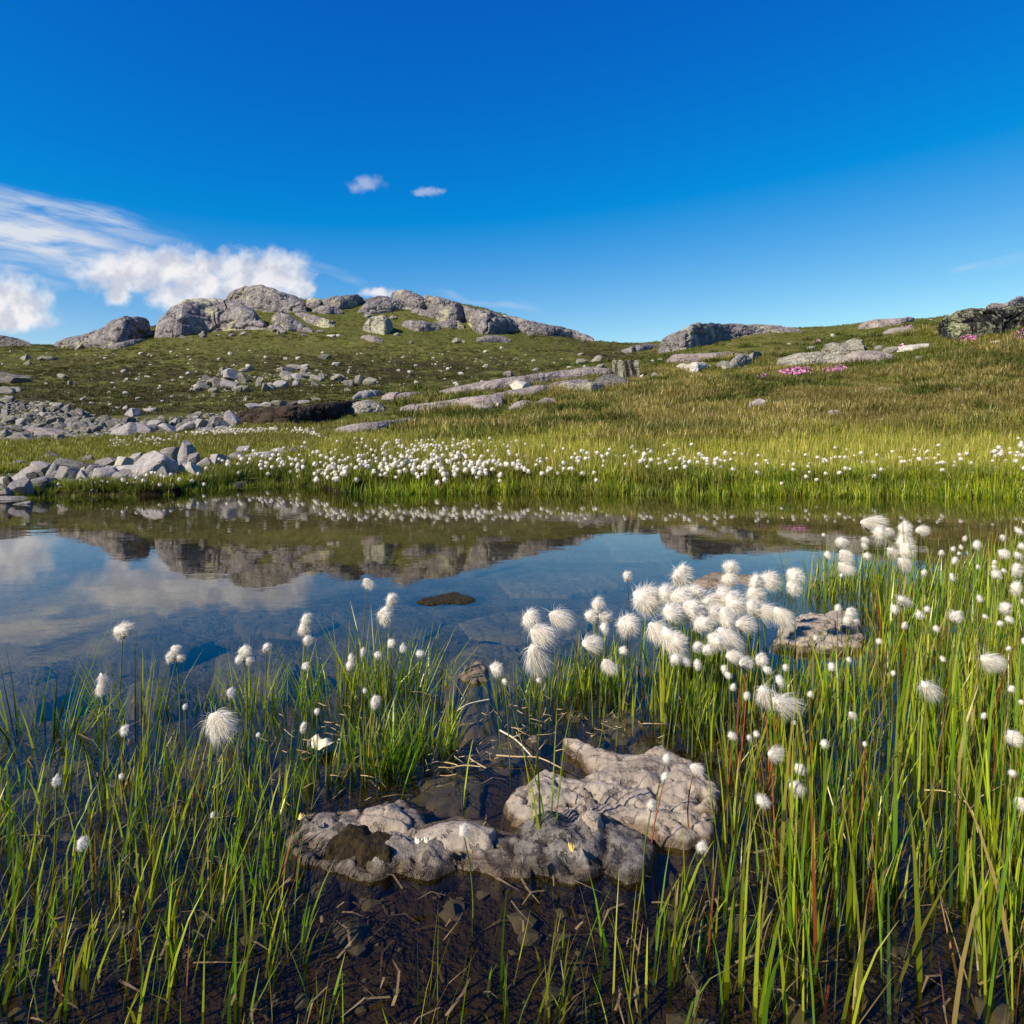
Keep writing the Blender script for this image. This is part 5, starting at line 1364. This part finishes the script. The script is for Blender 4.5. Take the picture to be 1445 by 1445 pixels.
# (x, y, size, form, label)  form: b bud, f fluffy, w blown; digit = number of heads
CG = '''173,891,22,f1|single white tufted head standing over open water far left
143,960,26,w2|two lobed blown head at the far left, one lobe above the other
79,1102,18,b1|white bud low at the far left bottom
176,1030,14,b1|small leaning bud under the far left single head
171,1096,9,b1|tiny bud deep in the left sedge
116,1190,20,b1|cream bud at the very bottom left
248,922,24,f3|cluster of three heads left of the tall fluffy one
261,997,8,b1|tiny bud under the three headed cluster
306,1017,38,w1|large wind blown white plume low in the left sedge
345,925,24,f3|tall stacked fluffy head between the cluster and the leaning bud
326,978,13,b1|slim bud left of the stacked fluffy head
376,914,17,b1|leaning bud right of the stacked fluffy head
430,879,24,f2|fluffy pair over the water left of the centre left clump
434,904,18,b1|round bud just below the fluffy pair
431,940,14,b1|narrow bud below the round bud
364,1037,8,b1|tiny bud right of the large blown plume
447,1004,12,b1|round bud above the cream floating leaf
428,1026,12,b1|upright bud left of the cream floating leaf
518,820,17,w1|spiky topmost head over the large clump at centre left
552,846,18,f1|white head right of the spiky topmost one
543,868,24,f1|larger white head below the spiky topmost one
552,908,12,b1|
568,915,12,b1|
533,925,11,b1|
592,922,14,b1|rightmost bud of the large clump at centre left
512,920,10,b1|
494,932,14,b2|double bud on the left side of the large centre left clump
515,975,8,b1|small round bud low in the large centre left clump
529,990,14,f1|ragged flat head low in the large centre left clump
700,945,21,f1|lone head beside the brown wedge stone
712,962,8,b1|tiny bud below the lone head by the wedge stone
760,960,8,b1|tiny bud under the trailing heads
748,874,28,f1|
755,900,40,w2|tall trailing head with a long downward beard, left of the big cluster
784,868,32,w1|head with hair streaming right beside the bearded one
843,862,36,f3|fluffy trio between the streaming head and the big cluster
853,886,17,b1|
829,908,30,w1|shaggy head below the fluffy trio
856,936,24,w1|twisted head hanging below the fluffy trio
879,918,18,b1|plump bud left of the big cluster
885,881,30,f1|
912,845,34,f1|fluffy head at the upper left of the big cluster
885,813,16,b1|round bud on a dark stem above the big cluster
960,813,30,f1|topmost head of the dense cotton cluster
940,840,30,f1|
960,842,36,f1|
980,835,26,f1|
948,865,32,f1|
975,862,34,f1|
925,886,36,w1|blown head at the lower left of the dense cluster
946,898,34,w1|
1000,848,34,w1|
1005,866,26,f1|
1020,846,32,f1|
1036,852,28,f1|
1028,806,24,f2|pronged head alone above the small brown rock
1024,872,34,f1|
1022,896,36,w1|
1045,880,26,w1|
1064,828,28,f2|pair of heads at the upper right of the dense cluster
1086,818,28,f1|blown head right of the dense cluster's upper pair
1062,858,24,f1|
1075,860,26,w1|
1100,866,28,w1|faint blown head over the flat brown islet
1118,818,26,f2|two lobed head standing over the islet
1010,905,24,f1|
998,916,20,b1|
990,880,24,f1|
957,905,26,f1|
1030,925,22,w1|
1048,936,22,w1|
983,912,15,b1|
952,930,16,b1|
967,934,12,b1|
984,938,14,b1|
1022,945,13,b1|
1027,953,11,b1|
1058,937,15,b1|
1073,931,19,f1|
1082,945,13,b1|
1108,942,11,b1|
1034,970,14,b1|
1053,982,12,b1|
1100,961,15,b1|
1078,976,32,w1|left half of the ragged grey winged plume
1100,990,34,w1|right half of the ragged grey winged plume
1033,1038,14,b1|
1057,1041,10,b1|
1067,1036,11,b1|
1089,1064,18,w1|slim bud with a glassy plume on its left
1163,1050,14,b1|
1128,1085,16,f1|
1119,1108,24,w1|curled crescent head in the lower right sedge
1076,1130,18,b1|rounded bud left of the curled crescent head
1143,980,10,b1|
1201,1007,14,w1|small feathery head in the middle of the right sedge
1173,941,11,b1|
940,1071,17,b1|bud standing before the right part of the pale horned rock
979,1082,24,w1|ruffled head on a red stem over the pale horned rock
938,1096,13,b1|
919,1136,19,b1|flat head lying on the pale horned rock
990,1196,20,b1|round head on the bottom edge right of centre
654,1172,22,f1|single cream head in front of the pale ridge
1162,755,7,b1|tiny bud over the water, topmost left of the upper right group
1168,783,10,b1|
1187,764,16,f1|
1189,786,26,w2|
1225,737,24,w1|topmost blown head of the upper right group
1219,765,13,b2|
1223,785,13,b1|
1241,754,19,f1|
1253,748,15,w1|
1274,752,26,f2|
1297,748,17,w1|
1257,777,17,w1|
1278,778,20,f1|
1272,792,20,w1|
1187,812,7,b1|
1304,808,9,b1|
1272,846,22,w1|horned white head in the upper right sedge
1262,860,11,b1|
1343,814,9,b1|
1182,858,11,b1|
1200,871,20,f3|trio of heads beside the flat brown islet
1308,860,12,b1|
1297,868,12,b1|
1276,883,12,b1|
1321,887,10,b1|
1348,869,18,b1|clean egg shaped head in the right sedge
1361,760,7,b1|
1356,772,7,b1|
1345,775,9,b1|
1353,781,7,b1|
1363,781,7,b1|
1347,791,9,b1|
1328,780,10,b1|
1378,769,12,b1|
1415,759,10,b1|
1437,749,12,b1|
1416,782,16,f1|
1437,785,12,b1|
1442,771,13,b1|
1402,796,12,b2|
1405,811,14,f1|
1416,806,9,b1|
1434,804,17,f1|
1434,830,18,b1|bright head near the right edge, below the small buds
1382,845,9,b1|
1418,858,16,f1|
1424,874,12,b1|
1411,880,10,b1|
1392,930,28,w1|long pale head blown flat in the right sedge
1423,915,10,b1|
1308,969,30,w1|bird shaped blown head in the right sedge
1427,972,13,b1|
1441,991,7,b1|
1430,1041,22,f1|head with a bluish shadow near the right edge
1428,1091,14,b1|
1440,1130,22,w1|cream head cut by the right edge near the bottom
1198,931,9,b1|
1445,905,10,b1|
1380,800,8,b1|
1390,870,8,b1|
1240,905,9,b1|
1150,900,9,b1|
1330,930,8,b1|
1260,950,8,b1|
1388,1010,9,b1|
1220,1050,8,b1|
1120,1020,9,b1|
300,1150,8,b1|
1444,850,10,b1|'''
def zone_label(px, py, form):
    if 880 <= px < 1110 and py < 905: return 'fluffy head in the dense cotton cluster', 'heads of the dense cotton cluster'
    if 880 <= px < 1130 and py < 1000: return 'white bud under the dense cluster', 'buds under the dense cotton cluster'
    if px < 640: return 'white bud in the centre left clump', 'buds of the centre left clump'
    if px < 880: return 'fluffy head left of the dense cluster', 'heads left of the dense cluster'
    if py < 830 and px < 1320: return 'head of the group over the pond', 'heads of the upper right group'
    if py < 830: return 'head where right sedge meets pond', 'small heads along the right edge'
    if py < 1010: return 'bud high in the right sedge', 'buds in the right sedge'
    return 'bud low in the right sedge', 'buds low in the right sedge'


def cotton(px, py, size, form, label, grp):
    H = float(np.interp(py, [735, 800, 900, 1000, 1100, 1200], [.24, .235, .205, .17, .14, .12])) * random.uniform(.93, 1.07)
    if px > 1150 and py > 850: H *= 1.12
    if py > 1055 and 880 < px < 1000 or px == 654: H = .13
    Y = FX * (CAMH - H) / (py - HY); X = (px - CX) / FX * Y
    S = size * Y / FX * random.uniform(.82, 1.12)
    lab, grp = label, grp or 'cottongrass in the shallows'
    bx, by = X + random.uniform(-.03, .02), Y + random.uniform(-.02, .03)
    bz = gz(bx, by) - .01
    root = link('cottongrass', None, loc=(bx, by, bz))
    root.empty_display_size = .02
    tag(root, lab, 'cottongrass', grp)
    red = (px, py) in ((979, 1082), (1078, 976), (1100, 990), (938, 1096), (1033, 1038)) or (py > 960 and px > 850 and random.random() < .16)
    dark = py < 830 and random.random() < .5 or px == 885
    link('stem', stem_mesh((bx, by, bz), (X, Y, H - S * .3), .0013 + .02 * S, 'redstem' if red else ('darkstem' if dark else 'stem'), (random.uniform(-.012, .012), random.uniform(-.01, .01))), root)
    kind = {'b': 'bud', 'f': 'fluff', 'w': 'blown'}[form[0]]; cnt = int(form[1])
    offs = {1: [(0, 0, 0)], 2: [(.08, 0, .22), (-.02, -.1, -.42)], 3: [(.0, 0, .30), (-.30, -.1, -.20), (.30, .05, -.28)]}[cnt]
    for i, (ox, oy, oz) in enumerate(offs):
        k = S * (1.0 if cnt == 1 else .8 if cnt == 2 else .7) * random.uniform(.9, 1.1)
        if kind == 'blown': k *= .95
        if kind == 'fluff': k *= 1.05
        link('flower_head', random.choice(FL[kind]), root, loc=(X - bx + ox * S, Y - by + oy * S, H - bz + oz * S),
             rot=(random.uniform(-.5, .5), random.uniform(-.55, .55) + (.3 if kind == 'blown' else 0), random.uniform(-.9, .9)), scale=(k * random.uniform(.85, 1.2), k, k * random.uniform(.8, 1.2)))
    link('bract', BRACT, root, loc=(X - bx, Y - by, H - bz - S * .36), rot=(random.uniform(-.4, .4), random.uniform(-.4, .4), random.uniform(0, 6)), scale=(S, S, S))


ORD = 'first second third fourth fifth sixth seventh eighth ninth tenth eleventh twelfth thirteenth fourteenth fifteenth'.split()
items = []
for ln in CG.split('\n'):
    d, lab = ln.split('|'); a, b_, s, fo = d.split(',')
    items.append([int(a), int(b_), float(s), fo, lab, None])
zs = {}
for it in items:
    if not it[4]: zs.setdefault(zone_label(it[0], it[1], it[3]), []).append(it)
for (lab, grp), its in zs.items():                     # rows of a zone, then the order along the row
    its.sort(key=lambda t: t[1])
    rows = min(3, max(1, (len(its) + 4) // 5))
    names = {1: [''], 2: ['upper row, ', 'lower row, '], 3: ['top row, ', 'middle row, ', 'bottom row, ']}[rows]
    per = math.ceil(len(its) / rows)
    for r_ in range(rows):
        row = sorted(its[r_ * per:(r_ + 1) * per], key=lambda t: t[0])
        for k_, it in enumerate(row):
            it[4] = '%s, %s%s from left' % (lab, names[r_], ORD[min(k_, 14)]); it[5] = grp
for a, b_, s, fo, lab, grp in items: cotton(a, b_, s, fo, lab, grp)
near_n = len(items)

# ------------------------------------------------------------------ cottongrass across the water
def far_plant_mesh(seed, h):
    r = np.random.default_rng(seed)
    v, f = ico(2)
    p = v * (1 + .60 * fbm(v * 1.6 + seed, 2, seed))[:, None] * np.array([1, 1, 1.08]) * .40
    hn = 46
    dirs = r.normal(size=(hn, 3)); dirs /= np.linalg.norm(dirs, axis=1)[:, None]
    root = dirs * .42; tip = dirs * .5 + np.array([.22, 0, -.1]) * r.random((hn, 1)) + dirs * .18 * r.random((hn, 1))
    side = np.cross(dirs, r.normal(size=(hn, 3))); side /= np.linalg.norm(side, axis=1)[:, None]
    hv = np.stack([root - side * .05, root + side * .05, tip], 1).reshape(-1, 3)
    hf = np.arange(hn * 3).reshape(-1, 3) + len(p)
    st = []
    for i in range(4):
        t = i / 3
        for a in range(3): st.append((.06 * math.cos(a * 2.094) + .5 * (1 - t) * r.uniform(-1, 1) * 0, .06 * math.sin(a * 2.094), -.3 - (1 - t) * h))
    sf = []
    for i in range(1, 4):
        for a in range(3):
            q = [(i - 1) * 3 + a, (i - 1) * 3 + (a + 1) % 3, i * 3 + (a + 1) % 3, i * 3 + a]
            sf += [(q[0], q[1], q[2]), (q[0], q[2], q[3])]
    sf = np.array(sf) + len(p) + len(hv)
    V = np.concatenate([p, hv, np.array(st)]); F_ = np.concatenate([f, hf, sf])
    mi = np.concatenate([np.zeros(len(f) + len(hf), int), np.ones(len(sf), int)])
    return V, F_, mi


FARV = [far_plant_mesh(i, 4.2) for i in range(8)]
FARM = [new_mesh('cottongrass', v, f, [G['cotton'], G['stem']], smooth=True, midx=m) for v, f, m in FARV]


def far_spot(px, py, hgt):
    Y = np.linspace(7.35, 22, 500)
    X = (px - CX) / FX * Y
    p_ = HY + FX * (CAMH - zt(X, Y) - hgt) / Y
    k = np.nonzero(p_ < py)[0]
    if len(k) == 0 or k[0] == 0: return None
    return (px - CX) / FX * Y[k[0]], Y[k[0]], CAMH + (HY - py) / FX * Y[k[0]]


far = []
def drift(n, cx, cy, sx, sy, s0, s1, hr=(.16, .30), lim=(618, 688)):
    n = int(n * 1.25)
    for _ in range(n * 4):
        if n <= 0: break
        a, b_ = random.gauss(cx, sx), random.gauss(cy, sy)
        if not (lim[0] < b_ < lim[1]) or a < -10 or a > 1460: continue
        p = far_spot(a, b_, random.uniform(*hr))
        if p is None: continue
        t = (b_ - 610) / 75
        far.append((a, b_, (s0 + (s1 - s0) * max(0, min(1, t))) * random.uniform(.6, 1.05), p)); n -= 1


drift(70, 600, 626, 62, 6, 4, 8); drift(90, 540, 650, 60, 12, 4.5, 8.5); drift(75, 600, 652, 50, 10, 5, 9); drift(22, 470, 662, 16, 10, 5, 9)
drift(40, 730, 658, 50, 9, 5, 8.5); drift(16, 680, 658, 12, 8, 5.5, 9); drift(40, 830, 645, 70, 11, 4.5, 8); drift(30, 960, 646, 50, 8, 5, 8.5)
drift(40, 1130, 652, 80, 11, 4, 7); drift(36, 1330, 646, 70, 9, 4.5, 8); drift(18, 1430, 640, 16, 8, 6, 9.5)
drift(46, 385, 652, 38, 10, 4.5, 7.5, (.1, .2)); drift(22, 225, 672, 36, 7, 4, 7, (.08, .16)); drift(10, 130, 681, 26, 3, 3, 4, (.06, .1), (670, 690))
far.sort(key=lambda t: -t[2])
LIM = 300 - near_n
def far_label(px, py):
    if px < 300: return 'small white cottongrass head in front of the shore stone heap', 'cottongrass by the stone heap'
    if px < 440: return 'small white cottongrass head above the little cove on the far shore', 'cottongrass above the cove'
    if px < 700: return 'white head in the %s of the thick far cottongrass drift, %s' % ('left end' if px < 520 else 'middle' if px < 610 else 'right end', 'near the water' if py > 660 else 'half way back' if py > 638 else 'at its back'), 'cottongrass drift on the far shore'
    if px < 1020: return 'white cottongrass head in the thinning middle of the far marsh', 'cottongrass in the middle of the far marsh'
    return 'scattered white cottongrass head in the yellow green marsh on the far right shore', 'cottongrass in the far right marsh'
for i, (a, b_, s, p) in enumerate(far[:LIM]):
    k = s * p[1] / FX
    lab, grp = far_label(a, b_)
    tag(link('cottongrass', FARM[i % 8], loc=p, rot=(0, random.uniform(-.12, .12), random.uniform(0, 6.28)), scale=(k, k, k * 1.05)), lab, 'cottongrass', grp)
V, F, M_, off = [], [], [], 0
rest = far[LIM:]
for i in range(330):                                     # the thin white line of blooms behind the meadow
    a = random.choice([random.uniform(240, 330), random.uniform(300, 395), random.uniform(300, 395), random.gauss(430, 14), random.uniform(150, 240)])
    b_ = np.interp(a, [150, 240, 320, 395, 440, 460], [622, 614, 610, 607, 611, 620]) + random.gauss(0, 1.8) + (random.uniform(0, 12) if a < 260 else 0)
    x, y, z = hit(a, b_ + 1.5)
    rest.append((a, b_, random.uniform(2.2, 4.0), (x, y, z + .06)))
for i, (a, b_, s, p) in enumerate(rest):
    v, f, m_ = FARV[i % 8]
    k = s * p[1] / FX
    if s < 4.1:
        v = v.copy(); nv = len(ico(2)[0]); v[nv + 138:, 2] *= .35
    V.append(v * k + np.array(p)); F.append(f + off); M_.append(m_); off += len(v)
tag(link('cottongrass_drift', new_mesh('cottongrass_drift', np.concatenate(V), np.concatenate(F), [G['cotton'], G['stem']], smooth=True, midx=np.concatenate(M_))), 'smallest cottongrass heads of the far shore', kind='stuff')

# ------------------------------------------------------------------ grass of marsh and hill, scattered tufts
def tuft_templates(name, n, blades, h, w, spread, cols, wts, lean, bend, seg=3, m='tuft'):
    c = bpy.data.collections.new(name)
    for i in range(n):
        a = rng.uniform(0, 6.28, blades); r = np.sqrt(rng.random(blades)) * spread
        base = np.stack([np.cos(a) * r, np.sin(a) * r, np.full(blades, -.03 * h)], -1)
        v, f, t = ribbons(base, rng.uniform(.6, 1.1, blades) * h, rng.uniform(.6, 1.2, blades) * w, a + rng.normal(0, .6, blades), np.abs(rng.normal(0, lean, blades)), np.abs(rng.normal(0, bend, blades)), palette(blades, cols, wts, .2), seg)
        o = bpy.data.objects.new(name + '_tuft', new_mesh(name, v, f, [G[m]], tint=t))
        c.objects.link(o)
    return c


def scatter(name, label, pts, scl, c):
    """stuff: tufts instanced on a cloud of ground points"""
    me = bpy.data.meshes.new(name)
    me.vertices.add(len(pts)); me.vertices.foreach_set('co', np.asarray(pts, np.float32).ravel())
    at_ = me.attributes.new('scl', 'FLOAT', 'POINT'); at_.data.foreach_set('value', np.asarray(scl, np.float32))
    ar = me.attributes.new('rotz', 'FLOAT_VECTOR', 'POINT')
    rv = np.zeros((len(pts), 3), np.float32); rv[:, 2] = rng.uniform(0, 6.28, len(pts)); ar.data.foreach_set('vector', rv.ravel())
    o = link(name, me); tag(o, label, kind='stuff')
    ng = bpy.data.node_groups.new(name, 'GeometryNodeTree')
    ng.interface.new_socket('Geometry', in_out='INPUT', socket_type='NodeSocketGeometry')
    ng.interface.new_socket('Geometry', in_out='OUTPUT', socket_type='NodeSocketGeometry')
    N = ng.nodes; L = ng.links
    gi, go = N.new('NodeGroupInput'), N.new('NodeGroupOutput')
    ci = N.new('GeometryNodeCollectionInfo'); ci.inputs['Collection'].default_value = c
    ci.inputs['Separate Children'].default_value = True; ci.inputs['Reset Children'].default_value = True
    ip = N.new('GeometryNodeInstanceOnPoints'); ip.inputs['Pick Instance'].default_value = True
    a1 = N.new('GeometryNodeInputNamedAttribute'); a1.data_type = 'FLOAT'; a1.inputs['Name'].default_value = 'scl'
    a2 = N.new('GeometryNodeInputNamedAttribute'); a2.data_type = 'FLOAT_VECTOR'; a2.inputs['Name'].default_value = 'rotz'
    L.new(gi.outputs[0], ip.inputs['Points']); L.new(ci.outputs[0], ip.inputs['Instance'])
    L.new(a1.outputs['Attribute'], ip.inputs['Scale']); L.new(a2.outputs['Attribute'], ip.inputs['Rotation'])
    L.new(ip.outputs[0], go.inputs[0])
    md = o.modifiers.new('scatter', 'NODES'); md.node_group = ng


TMARSH = tuft_templates('marsh_sedge', 8, 15, .27, .010, .08, (GREEN, (.36, .38, .04), (.42, .38, .07), (.46, .36, .13), OLV), (1.6, 3.6, 3.8, 2.0, 1.6), .12, .35)
TMEAD = tuft_templates('meadow_grass', 8, 16, .13, .010, .08, (OLV, (.22, .21, .05), (.30, .24, .09), GREEN), (4, 3, 2, 1), .3, .5)
TTAN = tuft_templates('tawny_grass', 8, 22, .22, .016, .13, ((.34, .27, .09), (.46, .37, .16), (.24, .22, .03), (.20, .15, .05)), (3, 2.5, 2.5, 1.5), .35, .6)
TGRN = tuft_templates('hill_turf', 8, 22, .17, .018, .14, ((.10, .16, .012), (.19, .19, .03), (.05, .09, .012), (.15, .13, .035)), (2, 3, 1.2, 2), .35, .6)
THEA = tuft_templates('dark_heath', 8, 26, .15, .024, .18, ((.045, .045, .016), (.085, .062, .028), (.055, .07, .018)), (2, 2.4, 2), .5, .6, m='heath')


def candidates(n, Y0, Y1, x0=-60, x1=1505, pw=0.0):
    px = rng.uniform(x0, x1, n)
    L = rng.random(n)
    Y = np.exp(math.log(Y0) + (math.log(Y1) - math.log(Y0)) * L) if pw == 0 else (Y0 ** pw + (Y1 ** pw - Y0 ** pw) * L) ** (1 / pw)
    X = (px - CX) / FX * Y
    Z = zt(X, Y)
    return px, X, Y, Z


def free_of_rock(px, X, Y, Z):
    py = HY - FX * (Z - CAMH) / Y
    k = Z > .02
    for poly in used_px: k &= ~inpoly(px, py, poly)
    return k, py


# marsh sedge, far shore
px, X, Y, Z = candidates(13500, 6.6, 15.5)
k, py = free_of_rock(px, X, Y, Z)
lim = np.interp(px, [-60, 240, 300, 420, 470, 620, 1445], [7.3, 8.2, 8.8, 9.8, 14, 14.5, 14.5])
k &= Y < lim + fbm2(X, Y, .8, 3, 60) * 1.2
heap = inpoly(px, py, [(-80,708),(-80,682),(10,668),(60,664),(240,650),(330,645),(400,645),(330,656),(300,664),(240,681),(120,689),(60,697),(40,708)])
k &= ~heap
sh_ = np.interp(px, SHP, SHY)
scl = np.interp(px, [0, 250, 420, 480, 1445], [.35, .5, .62, .95, 1.05]) * rng.uniform(.7, 1.2, len(px)) * (1 + .25 * fbm2(X, Y, .7, 2, 61)) * np.interp(Y - sh_, [0, .5, 3], [.8, 1.0, 1.05])
scatter('marsh_sedge', 'yellow green sedge marsh along the far shore', np.stack([X, Y, Z], -1)[k], scl[k], TMARSH)
# a fringe of greener blades right along the waterline
TFR = tuft_templates('shore_sedge', 6, 16, .26, .011, .06, (GREEN, (.07, .15, .01), YG, STRAW), (3, 1.4, 4.5, 1), .16, .5)
n = 5000
px = rng.uniform(20, 1500, n); Yb = np.interp(px, SHP, SHY) + rng.normal(.10, .30, n); X = (px - CX) / FX * Yb; Z = zt(X, Yb)
k = Z > -.10
k &= rng.random(n) < (.6 + .9 * fbm2(X, Yb, 1.6, 3, 70))
scatter('shore_sedge', 'bright green sedge fringe leaning over the far waterline', np.stack([X, Yb, Z], -1)[k], (np.interp(px, [0, 250, 420, 480], [.4, .5, .6, .95]) * rng.uniform(.6, 1.15, n))[k], TFR)
# left meadow
px, X, Y, Z = candidates(9000, 7.4, 21, -80, 560)
k, py = free_of_rock(px, X, Y, Z)
k &= ~inpoly(px, py, [(-80,708),(-80,682),(10,668),(60,664),(240,652),(330,650),(300,662),(240,681),(120,689),(60,697),(40,708)])
k &= ~inpoly(px, py, [(-80,562),(60,562),(140,588),(335,580),(335,606),(150,618),(-80,626)])
scatter('meadow_grass', 'short olive grass of the left meadow', np.stack([X, Y, Z], -1)[k], (rng.uniform(.6, 1.25, len(px)))[k], TMEAD)
# tawny slope on the right
px, X, Y, Z = candidates(17000, 12.3, 36, 560, 1505)
k, py = free_of_rock(px, X, Y, Z)
zn = zones(X, Y)
pat = fbm2(X, Y, .55, 4, 80)
isT = (pat + rng.normal(0, .12, len(px))) > np.where(zn[:, 1] > .4, -.12, .35)
dens = rng.random(len(px)) < np.interp(px, [560, 800, 950], [.45, .8, 1.0])
s_ = rng.uniform(.45, 1.35, len(px)) * (1 + .9 * pat)
scatter('tawny_grass', 'tawny tussock grass of the right slope', np.stack([X, Y, Z], -1)[k & isT & dens], s_[k & isT & dens], TTAN)
kk = k & ~isT & dens
scatter('hill_turf', 'green turf between the tawny tussocks', np.stack([X, Y, Z], -1)[kk], s_[kk], TGRN)
TSHR = tuft_templates('low_shrub', 6, 30, .24, .026, .20, ((.05, .085, .014), (.08, .11, .018), (.10, .085, .03)), (3, 2, 1.4), .6, .5, m='heath')
px2, X2, Y2, Z2 = candidates(9000, 12.8, 45, 560, 1505)
k2, py2 = free_of_rock(px2, X2, Y2, Z2)
k2 &= (fbm2(X2, Y2, .8, 3, 120) + rng.normal(0, .05, len(px2))) > .17
scatter('low_shrubs', 'dark green dwarf shrubs in patches on the tawny slope', np.stack([X2, Y2, Z2], -1)[k2], rng.uniform(.6, 1.35, k2.sum()), TSHR)
# the slopes farther up
px, X, Y, Z = candidates(24000, 20, 80, pw=.6)
k, py = free_of_rock(px, X, Y, Z)
k &= ~((px > 560) & (Y < 36)); k &= py < 606
k &= ~inpoly(px, py, [(-80,562),(60,562),(140,588),(335,580),(335,606),(150,618),(-80,626)])
zn = zones(X, Y)
pat = fbm2(X, Y, .22, 4, 90)
hea = (zn[:, 0] + pat * 1.2 + rng.normal(0, .12, len(px))) > np.where(px < 720, .40, .70)
thin = rng.random(len(px)) < .75
s_ = rng.uniform(.55, 1.15, len(px)) * np.interp(Y, [20, 45, 80], [.8, 1.0, 1.25])
P_ = np.stack([X, Y, Z], -1)
scatter('dark_heath', 'dark heath mats on the hillside', P_[k & hea & thin], s_[k & hea & thin], THEA)
tn = (zn[:, 1] + pat) > .55
scatter('hill_turf', 'green turf of the hillside', P_[k & ~hea & ~tn], s_[k & ~hea & ~tn] * .8, TGRN)
scatter('tawny_grass', 'tawny grass of the upper slopes', P_[k & ~hea & tn & thin], s_[k & ~hea & tn & thin] * .7, TTAN)
